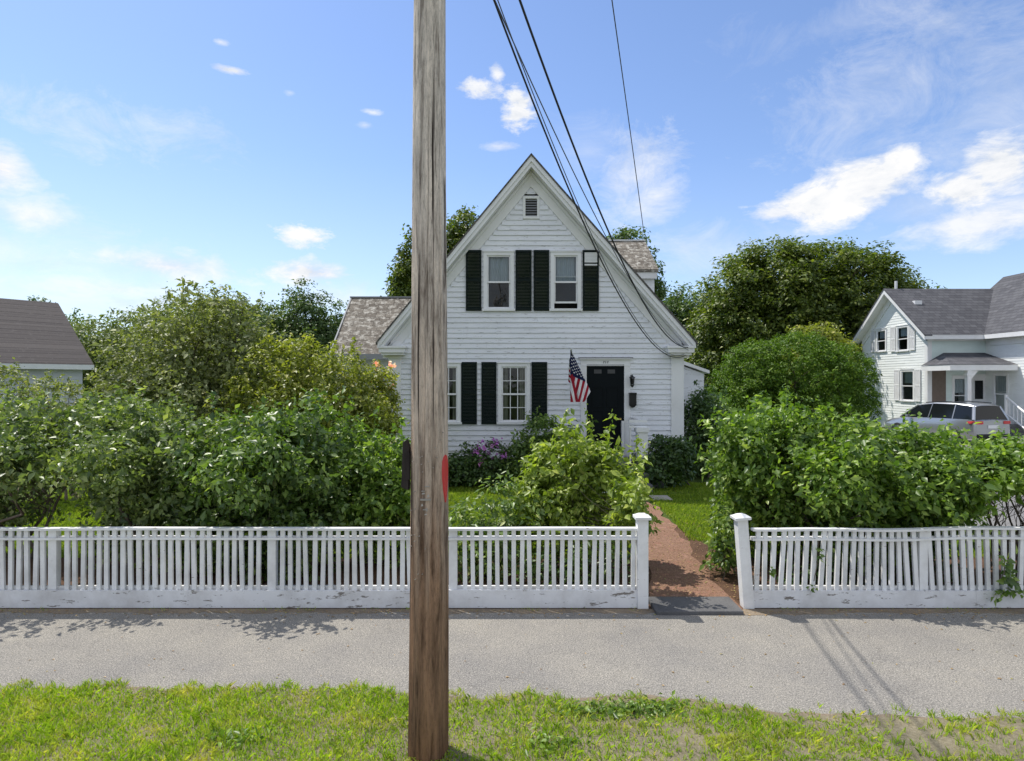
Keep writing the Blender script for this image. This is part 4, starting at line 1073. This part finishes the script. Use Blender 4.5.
# ------------------------------------------------------------------ car
def suv():
    A=R(12); Lh=4.7; hw=0.93
    rl = Vector((X(974,22.6),22.6,0))
    # local: +y forward, origin rear-left ground corner ; x to the right
    root=empty('parked_car',tuple(rl),A,label='silver estate-like suv parked with its rear to the street before the white house',cat='car')
    # side profile (y forward, z): lower body and greenhouse
    secs=[ # y, z_bottom, z_belt, half width bottom, belt
        (0.00,0.42,0.98,0.80,0.82),(0.06,0.34,1.02,0.88,0.88),(0.35,0.28,1.04,0.92,0.91),(1.2,0.26,1.03,0.93,0.91),(2.2,0.25,1.01,0.93,0.91),
        (3.1,0.25,0.98,0.93,0.90),(3.5,0.26,0.96,0.92,0.87),(4.1,0.28,0.88,0.91,0.82),(4.5,0.32,0.76,0.84,0.72),(4.68,0.42,0.62,0.66,0.58)]
    b=MB(); v=[];f=[]
    for (y,zb,zt,wb,wt) in secs:
        zm=(zb+zt)*.5
        ring=[(-wb*.94,zb),(-wb,zb+.10),(-wb*1.005,zm),(-wb*.995,zt-.12),(-wt*.97,zt),(-wt*.5,zt+.025),(0,zt+.035),(wt*.5,zt+.025),(wt*.97,zt),(wb*.995,zt-.12),(wb*1.005,zm),(wb,zb+.10),(wb*.94,zb)]
        v+=[(hw+x,y,z) for x,z in ring]
    m=13
    for i in range(len(secs)-1):
        for k in range(m): f.append((i*m+k,i*m+(k+1)%m,(i+1)*m+(k+1)%m,(i+1)*m+k))
    f.append(tuple(range(m))); f.append(tuple(range(len(v)-1,len(v)-m-1,-1)))
    b.add(v,f)
    # roof shell
    rs=[(0.30,1.50,.60),(0.22,1.57,.62),(0.50,1.635,.66),(1.2,1.67,.68),(2.0,1.67,.68),(2.6,1.60,.67),(2.9,1.52,.66)]
    v=[];f=[]
    for (y,z,w) in rs: v+=[(hw-w,y,z-.055),(hw-w*.93,y,z-.01),(hw-w*.5,y,z+.015),(hw,y,z+.02),(hw+w*.5,y,z+.015),(hw+w*.93,y,z-.01),(hw+w,y,z-.055)]
    for i in range(len(rs)-1):
        for k in range(6): f.append((i*7+k,i*7+k+1,(i+1)*7+k+1,(i+1)*7+k))
    b.add(v,f)
    # pillars
    def bar(p,q,w): b.tube([p,q],w,6)
    for s in (-1,1):
        bar((hw+s*.84,.10,1.02),(hw+s*.62,.28,1.55),.06); bar((hw+s*.86,3.62,.97),(hw+s*.655,2.85,1.52),.035)
        bar((hw+s*.875,1.0,1.03),(hw+s*.67,1.02,1.60),.028); bar((hw+s*.875,2.15,1.02),(hw+s*.67,2.1,1.62),.022)
    body=b.build('body','car',root,True)
    sm=body.modifiers.new('e','EDGE_SPLIT'); sm.split_angle=R(35)
    # greenhouse glass
    b=MB(); gs=[(.07,1.0,.84,0.24,1.555,.625),(1.0,1.02,.88,1.02,1.62,.675),(2.15,1.02,.88,2.1,1.61,.672),(3.55,.965,.86,2.82,1.51,.655)]
    v=[];f=[]
    for (y0,z0,w0,y1,z1,w1) in gs: v+=[(hw-w0,y0,z0),(hw-w1,y1,z1),(hw+w1,y1,z1),(hw+w0,y0,z0)]
    for i in range(3):
        q=i*4; f.append((q,q+1,q+5,q+4)); f.append((q+2,q+3,q+7,q+6))
    f.append((0,3,2,1)); f.append((12,13,14,15))
    b.add(v,f); b.build('windows','carglass',root)
    # rear details
    for s in (-1,1):
        b=MB(); b.add([(hw+s*.56,-.012,.86),(hw+s*.80,-.012,.88),(hw+s*.87,.05,.99),(hw+s*.55,-.012,.995),(hw+s*.945,.30,.97),(hw+s*.94,.2,.88)],[(0,1,2,3) if s>0 else (3,2,1,0),(1,5,4,2) if s>0 else (2,4,5,1)]); 
        b.box(min(hw+s*.5,hw+s*.82),max(hw+s*.5,hw+s*.82),-.022,-.002,.87,.985); b.build('tail_light','redlens',root)
    b=MB(); b.box(hw-.26,hw+.26,-.02,-.005,.70,.83); b.build('number_plate','white',root)
    b=MB(); b.box(hw-.78,hw+.78,-.04,.1,.34,.48); b.build('rear_bumper','tyre',root,bevel=.02)
    for s in (-1,1):
        b=MB(); b.tube([(hw+s*.62,.6,1.675),(hw+s*.63,1.6,1.71),(hw+s*.62,2.5,1.64)],.018,6); b.build('roof_rail','black',root)
        b=MB(); b.box(min(hw+s*.93,hw+s*1.1),max(hw+s*.93,hw+s*1.1),3.0,3.12,.98,1.1); b.build('wing_mirror','car',root,bevel=.02)
        for y in (0.95,3.72):
            b=MB(); xc=hw+s*.80
            pr=[(-.11,.25),(-.11,.33),(-.08,.36),(.08,.36),(.11,.33),(.11,.25)]
            v=[];f=[]
            for k in range(28):
                t=2*math.pi*k/28
                for (a,r) in pr: v.append((xc+a+s*.02,y+r*math.cos(t),.36+r*math.sin(t)))
            for k in range(28):
                for j in range(5): f.append((k*6+j,k*6+j+1,((k+1)%28)*6+j+1,((k+1)%28)*6+j))
            b.add(v,f); w=b.build('wheel','tyre',root,True)
            b=MB(); xx=xc+s*.11
            for k in range(5):
                t=2*math.pi*k/5; b.tube([(xx,y,.36),(xx,y+.23*math.cos(t),.36+.23*math.sin(t))],[.05,.03],5)
            b.tube([(xx-s*.06,y,.36),(xx+s*.01,y,.36)],[.26,.255],20); b.build('rim','alloy',w)
suv()
[o for o in C.objects if o.name=='parked_car'][0].scale=(.96,.93,.97)

# ------------------------------------------------------------------ vegetation
near = lambda p: (p[:,1] > 6.72) | (p[:,2] > 0.95)
G1='lilac shrubs behind the picket fence'
def lil(label, base, blobs, n, mat, seed, **k):
    n=int(n*1.45)
    kw=dict(clump=0.26,per=36,upb=0.5,rnd=0.7,holes=(.48,-.45),trunk=0.028,stems=7,stemmat='stem',group=G1,crownname='foliage',clear=near,twigs=90,shoots=60,shell=0.66,lump=0.2); kw.update(k)
    return plant('lilac_shrub',label,'shrub',base,blobs,n,kw.pop('leaf',0.085)*0.88,mat,seed,**kw)
# far-left to pole
lil('haze-paled green lilac shrub at the far end of the long fence, over a shaded gap',(-6.9,8.4,0),[(-7.2,8.5,1.42,.90,.7,.78),(-6.2,8.7,1.5,.55,.5,.42),(-7.5,8.0,.9,.55,.6,.6),(-5.9,7.0,1.55,.45,.35,.25)],17000,'lilacH',21)
lil('broad lilac shrub with open stems beside the shaded lawn gap',(-4.9,8.1,0),[(-5.15,8.2,1.60,.75,.7,.60),(-4.4,8.0,1.35,.65,.7,.72),(-4.3,7.7,.75,.5,.45,.6),(-5.7,8.4,1.65,.5,.5,.42),(-5.05,7.9,.7,.45,.4,.5),(-4.9,7.2,1.4,.5,.5,.35)],20000,'lilacH',22,leaf=.08)
lil('dense dark lilac shrub in the middle of the long fence',(-3.2,7.9,0),[(-3.45,7.9,1.1,.85,.75,.98),(-2.75,7.95,1.3,.7,.7,.9),(-3.9,7.8,.7,.6,.5,.65),(-2.9,7.6,.6,.8,.45,.6),(-3.0,7.05,1.45,.5,.5,.35)],26000,'lilac',23,leaf=.088)
lil('bright green lilac shrub just before the utility pole',(-1.85,8.2,0),[(-2.0,8.3,1.05,.50,.55,.8),(-1.65,8.0,.6,.45,.4,.5),(-1.55,8.5,.9,.35,.4,.5)],9500,'lilacR',24)
# right of the gate
lil('largest bright lilac shrub next to the leaning gate post',(3.75,8.1,0),[(3.65,8.2,1.2,.85,.85,.98),(3.3,8.3,.85,.38,.5,.65),(4.3,7.9,1.0,.8,.8,.95),(3.35,8.0,1.6,.60,.5,.5),(4.0,7.1,1.3,.6,.5,.4)],34000,'lilacR',31,clear=lambda p:(p[:,1]>6.72)|(p[:,2]>1.0))
lil('lilac shrub in the middle of the shorter fence, in front of the clipped hedge',(4.95,7.9,0),[(4.75,7.9,1.0,.6,.85,.88),(5.15,7.6,1.05,.42,.7,.75),(4.5,8.2,1.35,.5,.6,.5),(5.0,7.0,1.3,.55,.45,.35),(5.5,7.8,1.46,.35,.5,.33)],24000,'lilacR',32,shoots=8)
lil('lilac shrub with bare stems beneath, in front of the driveway',(6.4,7.7,0),[(6.2,7.6,1.40,.55,.75,.28),(6.9,7.6,1.38,.6,.8,.28),(6.3,6.95,1.40,.65,.4,.22),(5.8,7.3,1.40,.4,.5,.24)],17000,'lilacR',33,stems=16,trunk=.018,zmin=1.16,shoots=3)
# twig of leaves poking through the fence
rng=np.random.default_rng(5)
root=empty('fence_vine',(X(1000,6.5),6.5,0),0,label='leafy creeper sprig poking out through the pickets below the bare-stemmed lilac',cat='vine')
pp=[];b=MB()
for (px,py) in ((1003,560),(1008,572),(1002,590),(995,594),(1010,582),(1015,590),(1004,578)):
    c=np.array([X(px,6.52)-X(1000,6.5),0.0,Z(py,6.52)]); pp.append(c+rng.normal(0,.028,(13,3))*np.array([1,.6,1]))
fastmesh('foliage',leaves(np.vstack(pp)+np.array([0,-.02,0]),np.tile([[0,-1,.2]],(91,1)),.07,rng,.7),[(0,1,2),(0,2,3)],'lilac',root)
b.tube([(.12,.2,.62),(.05,.0,.55),(.03,-.02,.42),(-.03,-.02,.33)],.005,5); b.build('stem','stem',root,True)
root=empty('fence_vine',(X(820,6.55),6.55,0),0,label='few creeper leaves on the pickets nearest the leaning gate post',cat='vine')
pp=[]
for (px,py) in ((818,550),(819,556),(770,570),(811,586)):
    c=np.array([X(px,6.56)-X(820,6.55),0.0,Z(py,6.56)]); pp.append(c+rng.normal(0,.02,(8,3))*np.array([1,.5,1]))
fastmesh('foliage',leaves(np.vstack(pp)+np.array([0,-.03,0]),np.tile([[0,-1,.2]],(32,1)),.05,rng,.7),[(0,1,2),(0,2,3)],'lilac',root)
b=MB(); b.tube([(0,.03,.75),(-.02,.02,.5),(-.05,.03,.3)],.004,5); b.build('stem','stem',root,True)

# lime shrub in front of the door
plant('flowering_shrub','loose lime green shrub beside the gate in front of the black door','shrub',(X(580,8.3),8.3,0),
  [(X(572,8.3),8.3,1.05,.62,.6,.6),(X(588,8.3),8.2,1.4,.36,.4,.34),(X(545,8.3),8.2,.9,.45,.5,.6),(X(622,8.3),8.1,.95,.22,.4,.5),(X(562,8.3),8.3,1.3,.35,.4,.4),(X(577,8.3),8.0,.5,.72,.5,.4),(1.42,7.1,1.0,.2,.3,.3)],
  17000,.08,'lime',41,clump=.17,per=22,trunk=.022,stems=8,crownname='foliage',twigs=70,shoots=35,shell=.6,clear=near,droop=.5,holes=(.4,-.55))
plant('leafy_perennial','pale leafy perennials low behind the fence, between the pole and lime shrub','plant',(X(490,7.8),7.8,0),
  [(X(500,7.8),7.8,.62,.32,.3,.6),(X(525,7.8),7.9,.5,.3,.3,.55),(X(465,7.8),7.8,.42,.32,.3,.5),(X(480,7.8),7.5,.3,.5,.2,.35)],3600,.085,'hosta',42,clump=.14,per=12,trunk=.01,stems=9,crownname='foliage',clear=near,aspect=.4,twigs=30)
plant('leafy_perennial','pale broad leaved plant at the foot of the leaning gate post','plant',(X(722,7.6),7.6,0),
  [(X(724,7.6),7.6,.45,.12,.2,.42),(X(720,7.6),7.7,.25,.14,.2,.25)],600,.075,'lilac',43,clump=.12,per=10,trunk=.01,stems=5,crownname='foliage',aspect=.5,twigs=12)
# low plants right behind the pickets
for i,(px,w,lab) in enumerate(((575,.8,'low leafy plants behind the pickets below the lime shrub'),(870,1.3,'low shaded plants behind the shorter fence'),(560,.01,''))):
    if not lab: continue
    plant('leafy_perennial',lab,'plant',(X(px,7.2),7.2,0),[(X(px,7.2)-w*.4,7.2,.18,w*.6,.2,.25),(X(px,7.2)+w*.4,7.25,.25,w*.6,.2,.35)],1400,.06,'dark',44+i,clump=.12,per=12,trunk=.008,stems=6,crownname='foliage',twigs=20)

root=empty('planter_urn',(X(602,13.2),13.2,0),0,label='white garden urn with spiky leaves seen through the lime shrub',cat='planter')
b=MB(); b.tube([(0,0,0),(0,0,.05),(0,0,.12),(0,0,.2),(0,0,.36),(0,0,.40),(0,0,.42)],[.14,.13,.06,.12,.2,.21,.18],16); b.build('urn','white',root,True)
rng=np.random.default_rng(8); q=rng.normal(0,.05,(60,3)); q[:,2]=.42; fastmesh('spiky_leaves',leaves(q,q*np.array([4,4,0])+np.array([0,0,1.0]),.3,rng,.1,droop=-.5,rnd=.3),[(0,1,2),(0,2,3)],'dark',root)
# foundation planting
plant('foundation_shrub','dark green rounded shrub under the lower window, beside the doorway','shrub',(X(545,14.3),14.2,0),
  [(X(545,14.2),14.1,.85,.75,.55,.72),(X(570,14.2),14.1,.8,.55,.5,.6),(X(525,14.2),14.0,.6,.5,.4,.55)],8500,.085,'lilac',51,clump=.2,trunk=.03,stems=5,crownname='foliage',shoots=8)
plant('foundation_shrub','dark shrub with purple blossoms below the lower windows','shrub',(X(478,14.2),14.2,0),
  [(X(470,14.2),14.2,.42,.75,.4,.5),(X(492,14.2),14.1,.5,.5,.4,.55),(X(455,14.2),14.1,.35,.6,.4,.45)],6500,.075,'dark',52,clump=.18,trunk=.02,stems=5,crownname='foliage',
  flower=('purple',16,.085,lambda q: q[2]>.62 and abs(q[0]-X(487,14.1))<.38))
plant('foundation_shrub','dark spreading shrub between the stoop and the corner of the house','shrub',(X(665,14.2),14.2,0),
  [(X(662,14.1),14.1,.6,.5,.5,.6),(X(676,14.2),14.0,.75,.38,.4,.45),(X(648,14.0),13.9,.4,.35,.4,.4)],7000,.085,'dark',53,clump=.18,trunk=.02,stems=5,crownname='foliage')
plant('foundation_shrub','leafy dark shrub beside the white side shed','shrub',(X(702,15.6),15.6,0),
  [(X(700,15.6),15.6,1.0,.4,.6,1.2),(X(715,15.6),15.9,1.0,.5,.5,1.1)],8500,.09,'dark',54,clump=.22,trunk=.04,stems=5,crownname='foliage',shoots=25)

# mid garden trees on the left
G2='small garden trees beyond the lilacs'
plant('garden_tree','broad dull green garden tree, the biggest near the grey house','tree',(-6.6,12.4,0),
  [(-6.75,12.4,2.75,1.35,1.2,1.15),(-5.75,12.2,2.95,1.05,1.0,1.2),(-7.7,12.6,2.3,.9,1.0,1.1),(-6.4,11.6,2.0,1.5,.9,.9),(-6.2,12.3,3.5,.8,.8,.75)],36000,.085,'apple',61,holes=(.8,-.5),clump=.26,per=16,trunk=.12,shell=.65,shoots=90,stemmat='bark',group=G2)
plant('garden_tree','low yellowish garden tree in front of the patchy shingled side wing','tree',(-3.9,11.6,0),
  [(-4.4,11.7,2.35,.95,.9,.85),(-3.45,11.6,2.25,.8,.8,.75),(-3.0,11.4,1.7,.55,.7,.8),(-4.7,11.3,1.6,.9,.7,.8)],27000,.075,'yell',62,holes=(.7,-.5),clump=.22,per=16,trunk=.08,shoots=90,stemmat='bark',group=G2)
plant('rose_bush','climbing rose bush with cream and salmon blossoms at the house corner','rose bush',(X(378,12.6),12.7,0),
  [(X(378,12.6),12.7,1.75,.42,.5,.85),(X(365,12.6),12.6,2.15,.5,.5,.6),(X(372,12.6),12.4,1.0,.5,.5,.9)],9500,.07,'yell',63,clump=.18,trunk=.03,stems=5,crownname='foliage',shoots=40,
  flower=('pink',9,.085,lambda q: 2.35<q[2]<2.85 and q[0]>X(372,12.6)))
plant('rose_bush','low cream flowered bush below the salmon roses','rose bush',(X(384,12.4),12.3,0),
  [(X(384,12.3),12.3,1.3,.28,.3,.7)],2500,.07,'yell',64,clump=.16,trunk=.02,stems=4,crownname='foliage',shoots=15,
  flower=('whitepetal',10,.07,lambda q: q[2]>1.2))
plant('garden_shrub','bare-twigged brownish shrub before the wall of the grey house','shrub',(X(62,12.5),12.5,0),
  [(X(55,12.5),12.5,1.7,.9,.6,.7),(X(20,12.5),12.3,1.9,.8,.6,.8)],4500,.07,'apple',65,clump=.22,trunk=.03,stems=9,crownname='foliage',shoots=40,twigs=120)

# trees at distance
G3='trees standing behind the houses'
def ftree(label,base,blobs,n,leaf,mat,seed,**k):
    kw=dict(clump=.7,per=24,trunk=.25,stemmat='bark',group=G3,shoots=0,shell=.72,lump=.15,twigs=30,zmin=.3); kw.update(k)
    return plant('leafy_tree',label,'tree',base,blobs,n,leaf,mat,seed,**kw)
ftree('huge domed maple rising over the clipped hedge',(X(800,40),40,0),
  [(X(800,40),40,6.0,5.9,5,5.6),(X(745,40),40,4.4,4.0,4,4.6),(X(860,40),40,6.2,4.5,4,4.2),(X(908,41),41,6.6,2.4,3,2.4),(X(780,38),38,7.6,4.6,3,3.5),(X(845,38.5),38.5,7.7,3.9,3,3.3),(X(730,41),41,3.2,3.0,3,3),(X(810,40),39,8.2,4.9,4,3.4),(X(720,42),42,4.6,2.4,3,3.8),(X(748,40),40,6.7,3.2,3.2,3.9),(X(765,40),39.5,8.3,3.2,3,3.2),(X(880,41),40,7.2,3.0,3,2.7)],
  150000,.21,'maple',71,shell=.86,clump=.85,per=100,trunk=.5,lump=.035,upb=.9,rnd=.5,csq=.6)
ftree('mid height dark tree between the house gable and maple',(X(690,46),46,0),
  [(X(685,46),46,5.5,2.6,2.5,4.0),(X(668,46),46,5.2,2.0,2,3.8),(X(705,44),44,4.2,2.2,2,4.4)],34000,.22,'far',72)
ftree('treetop showing above the rear shingled roof',(X(627,33),33,0),
  [(X(628,33),33,9.2,1.15,1.2,1.9),(X(617,33),33,8.6,.9,1,1.7),(X(650,33.5),33.5,7.6,.6,1,1.9)],14000,.15,'far',73,clump=.45,per=45,trunk=.22)
ftree('tree with thin top emerging behind the utility pole',(X(430,30),30,0),
  [(X(455,30),30,9.0,1.1,1.3,1.5),(X(420,30),30,8.1,1.3,1.3,1.6),(X(404,30),30,7.3,.55,1,1.2),(X(468,30),30,10.0,.6,1,.9)],17000,.16,'maple',74,clump=.5,per=45,trunk=.22,shell=.6)
ftree('dark rounded tree behind the patchy side wing roof',(X(300,36),36,0),
  [(X(290,36),36,5.0,2.6,2.5,2.7),(X(315,36),36,5.3,2.0,2,2.3),(X(262,36),36,4.6,1.8,2,2.6),(X(300,35),35,3.6,3.2,2,2.4)],42000,.17,'far',75,clump=.62,per=60)
ftree('dark tree close to the garden tree crown',(X(225,38),38,0),
  [(X(232,38),38,4.9,2.0,2,2.8),(X(205,38),38,4.4,2.2,2,2.8)],22000,.18,'far',76,clump=.6,per=50)
ftree('pale hazy tree beyond the grey house',(X(110,34),34,0),
  [(X(105,34),34,3.9,2.6,2,2.2),(X(80,34),34,3.5,1.8,2,2.1),(X(140,34),34,4.3,2.2,2,2.4)],16000,.17,'faryel',77,clump=.55)
ftree('tall light tree peeping over the garden tree',(X(210,30),30,0),
  [(X(212,30),30,5.2,1.4,1.4,1.75),(X(175,30),30,4.9,1.6,1.4,1.7)],10000,.15,'faryel',78,clump=.5)
ftree('tiny treetop over the ridge of the grey house',(X(38,46),46,0),
  [(X(40,46),46,7.7,.9,1,1.0)],1800,.18,'far',79,clump=.4,trunk=.15,twigs=10)
ftree('tree far beyond the grey roof and garden tree',(X(62,50),50,0),
  [(X(68,50),50,4.6,2.0,2,3.4)],5000,.22,'far',80,clump=.6)
ftree('small light green treetop just above the clipped hedge, before the maple',(X(818,31),31,0),
  [(X(815,31),31,4.2,1.2,1.2,1.3),(X(835,31),31,3.6,1.0,1.1,1.2),(X(800,31),31,3.4,.9,1,1.2)],9000,.15,'yell',82,clump=.45,per=40)
# clipped hedge
plant('clipped_hedge','big rounded clipped hedge in front of the maple','hedge',(X(796,24),24,0),
  [(9.45,24,1.9,1.45,1.8,2.05),(13.0,24,1.7,1.38,1.7,1.95),(11.3,24,2.15,2.4,2.1,2.25),(9.75,24,2.85,1.35,1.5,1.25),(12.75,23.9,2.65,1.45,1.5,1.4),(11.3,23.8,3.1,1.7,1.5,1.35),(9.3,24,.9,1.4,1.7,1.4)],
  80000,.085,'yew',81,clump=.2,per=30,trunk=.12,stems=5,crownname='foliage',shell=.97,lump=.03,shoots=0,stemmat='bark')
# far woods, one mass
rng=np.random.default_rng(99)
az=np.concatenate([np.radians(rng.uniform(-62,62,42000))])
dist=rng.uniform(62,78,len(az)); hmax=4.2+1.5*np.sin(az*9)+1.0*np.sin(az*23+1)+.5*np.sin(az*51)
zz=rng.random(len(az))**0.6*hmax
p=np.stack([np.sin(az)*dist,np.cos(az)*dist,zz+.1],1)
o=nrm(np.stack([-np.sin(az),-np.cos(az),np.full(len(az),.5)],1))
w=fastmesh('distant_woods',leaves(p,o,.75,rng,.8,rnd=.6),[(0,1,2),(0,2,3)],'far'); tag(w,'low band of far woods along the horizon','woods',kind='stuff')

# ------------------------------------------------------------------ sky, sun, camera
el=R(60); azs=math.atan2(-0.80,0.59)
sdir=Vector((math.sin(azs)*math.cos(el),math.cos(azs)*math.cos(el),math.sin(el)))
sun=bpy.data.lights.new('sun','SUN'); sun.energy=4.8; sun.angle=R(0.53); sun.color=(1.0,0.955,0.88)
so=bpy.data.objects.new('sun',sun); C.objects.link(so); so.rotation_euler=sdir.to_track_quat('Z','Y').to_euler(); so.location=(0,0,30)
wd=bpy.data.worlds.new('World'); S.world=wd; wd.use_nodes=True; nt=wd.node_tree; nt.nodes.clear()
out=nt.nodes.new('ShaderNodeOutputWorld'); bg=nt.nodes.new('ShaderNodeBackground'); L(nt,bg.outputs[0],out.inputs[0]); bg.inputs[1].default_value=0.15
sky=nt.nodes.new('ShaderNodeTexSky'); sky.sky_type='NISHITA'; sky.sun_disc=False; sky.sun_elevation=el; sky.sun_rotation=azs
sky.altitude=0; sky.air_density=1.0; sky.dust_density=0.35; sky.ozone_density=2.0
tc=nt.nodes.new('ShaderNodeTexCoord'); sp=nt.nodes.new('ShaderNodeSeparateXYZ'); L(nt,tc.outputs['Generated'],sp.inputs[0])
az=mth(nt,'ARCTAN2',sp.outputs[0],sp.outputs[1]); ev=mth(nt,'ARCSINE',sp.outputs[2])
def skyn(scale,detail,rough,dist,off=0.0,st=(1,1,2.2)):
    mp=nt.nodes.new('ShaderNodeMapping'); mp.inputs['Scale'].default_value=st; mp.inputs['Location'].default_value=(off,off*.7,off*1.3)
    L(nt,tc.outputs['Generated'],mp.inputs['Vector']); return noise(nt,mp.outputs[0],scale,detail,rough,dist)
n1=skyn(11,12,.66,.25); n2=skyn(3.2,8,.66,.9,3.1,(1,1,3.0)); n3=skyn(26,9,.7,.2,1.7); n4=skyn(8,10,.74,.7,5.3,(1,1.3,1.6))
def dirs(px,py):
    v=Vector(((px-512)/F,1,(380.5-py)/F)).normalized(); return math.atan2(v.x,v.y),math.asin(v.z)
def blob(px,py,rx,ry,soft,gain,nn,namp,power=1.0):
    a,e=dirs(px,py); ra=abs(dirs(px+rx,py)[0]-dirs(px-rx,py)[0])/2; re=abs(dirs(px,py+ry)[1]-dirs(px,py-ry)[1])/2
    da=mth(nt,'DIVIDE',mth(nt,'SUBTRACT',az,a),ra); de=mth(nt,'DIVIDE',mth(nt,'SUBTRACT',ev,e),re)
    r=mth(nt,'SQRT',mth(nt,'ADD',mth(nt,'MULTIPLY',da,da),mth(nt,'MULTIPLY',de,de)))
    q=mth(nt,'ADD',mth(nt,'SUBTRACT',1.0,r),mth(nt,'MULTIPLY',mth(nt,'SUBTRACT',nn,.5),namp))
    q=mth(nt,'DIVIDE',q,soft,clamp=True)
    return mth(nt,'MULTIPLY',q,gain)
CL=[(825,203,80,24,.6,1.0,n1,2.6),(868,182,58,34,.6,1.0,n1,2.2),(897,166,26,22,.5,1.0,n1,1.8),(780,212,34,10,.7,.9,n1,2.2),(1000,165,52,38,.6,1.0,n1,2.4),(965,190,44,24,.6,1.0,n1,2.4),(985,222,100,30,.9,.85,n1,2.6),(930,205,60,22,1.6,.45,n4,2.5),
    (517,108,19,24,.6,1.0,n3,2.4),(480,88,26,11,.7,.95,n3,2.6),(497,74,9,11,.7,.9,n3,1.8),(500,146,22,6,1.0,.6,n3,2.2),(640,175,56,60,1.5,.85,n4,3.6),(655,200,36,24,1.2,.7,n1,2.8),(590,150,60,40,2.2,.5,n4,3.4),
    (303,236,36,13,.7,.95,n3,2.8),(312,272,52,17,.7,1.0,n1,2.8),(170,266,100,20,1.0,1.0,n1,3.0),(120,290,120,16,1.4,.8,n1,3.0),(110,125,140,34,2.0,.75,n4,4.2),(2,168,40,32,1.0,1.0,n1,2.6),(30,215,60,22,1.2,.8,n1,2.8),
    (30,255,190,50,2.0,.75,n4,3.2),(180,305,190,26,1.6,.7,n4,3.0),(232,70,20,4.5,.9,.95,n3,2.2),(221,42,10,4.5,1.0,.9,n3,2.2),(371,112,12,4,1.0,.8,n3,2.2),(290,93,7,4,1.2,.5,n3,2.0),(365,125,10,4,1.2,.5,n3,2.0),
    (910,80,170,100,2.1,.55,n4,4.6),(1000,110,110,80,2.0,.5,n4,4.2),(720,255,130,40,2.0,.65,n4,3.6),(340,300,100,24,1.4,.7,n4,2.8),(820,30,120,30,2.4,.4,n4,4.0)]
mask=None
for c in CL:
    q=blob(*c); mask=q if mask is None else mth(nt,'MAXIMUM',mask,q)
# unseen cloud added overhead and behind the camera to whiten the fill light
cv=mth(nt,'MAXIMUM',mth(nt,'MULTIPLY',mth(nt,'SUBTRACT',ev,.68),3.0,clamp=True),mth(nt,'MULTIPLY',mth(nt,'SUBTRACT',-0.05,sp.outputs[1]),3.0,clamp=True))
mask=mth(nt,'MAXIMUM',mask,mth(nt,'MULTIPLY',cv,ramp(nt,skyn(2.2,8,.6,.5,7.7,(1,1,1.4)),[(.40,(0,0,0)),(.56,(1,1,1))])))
# low haze, stronger on the left
hz_=mth(nt,'MULTIPLY',mth(nt,'SUBTRACT',0.34,ev,clamp=True),2.2,clamp=True)
lf=mth(nt,'ADD',mth(nt,'MULTIPLY',az,-0.35),0.45,clamp=True)
haze=mth(nt,'MULTIPLY',mth(nt,'MULTIPLY',hz_,lf),0.88,clamp=True)
# blue grading of the sky to keep its chroma
skyc=mixc(nt,1.0,sky.outputs[0],(1.12,1.15,1.28),'MULTIPLY')
c1=mixc(nt,haze,skyc,(4.7,5.1,5.8))
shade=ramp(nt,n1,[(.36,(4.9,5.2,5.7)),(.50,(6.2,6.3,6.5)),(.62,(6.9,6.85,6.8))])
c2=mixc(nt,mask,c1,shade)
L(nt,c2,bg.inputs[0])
cam=bpy.data.cameras.new('camera'); cam.sensor_width=36; cam.lens=F/1024*36; cam.clip_end=2000; cam.clip_start=.05
co=bpy.data.objects.new('camera',cam); C.objects.link(co); co.location=(0,0,2.5); co.rotation_euler=(R(90),0,0); S.camera=co
S.view_settings.view_transform='Standard'; S.view_settings.look='None'; S.view_settings.exposure=0
S.cycles.use_denoising=True; S.cycles.max_bounces=6; S.cycles.transparent_max_bounces=12
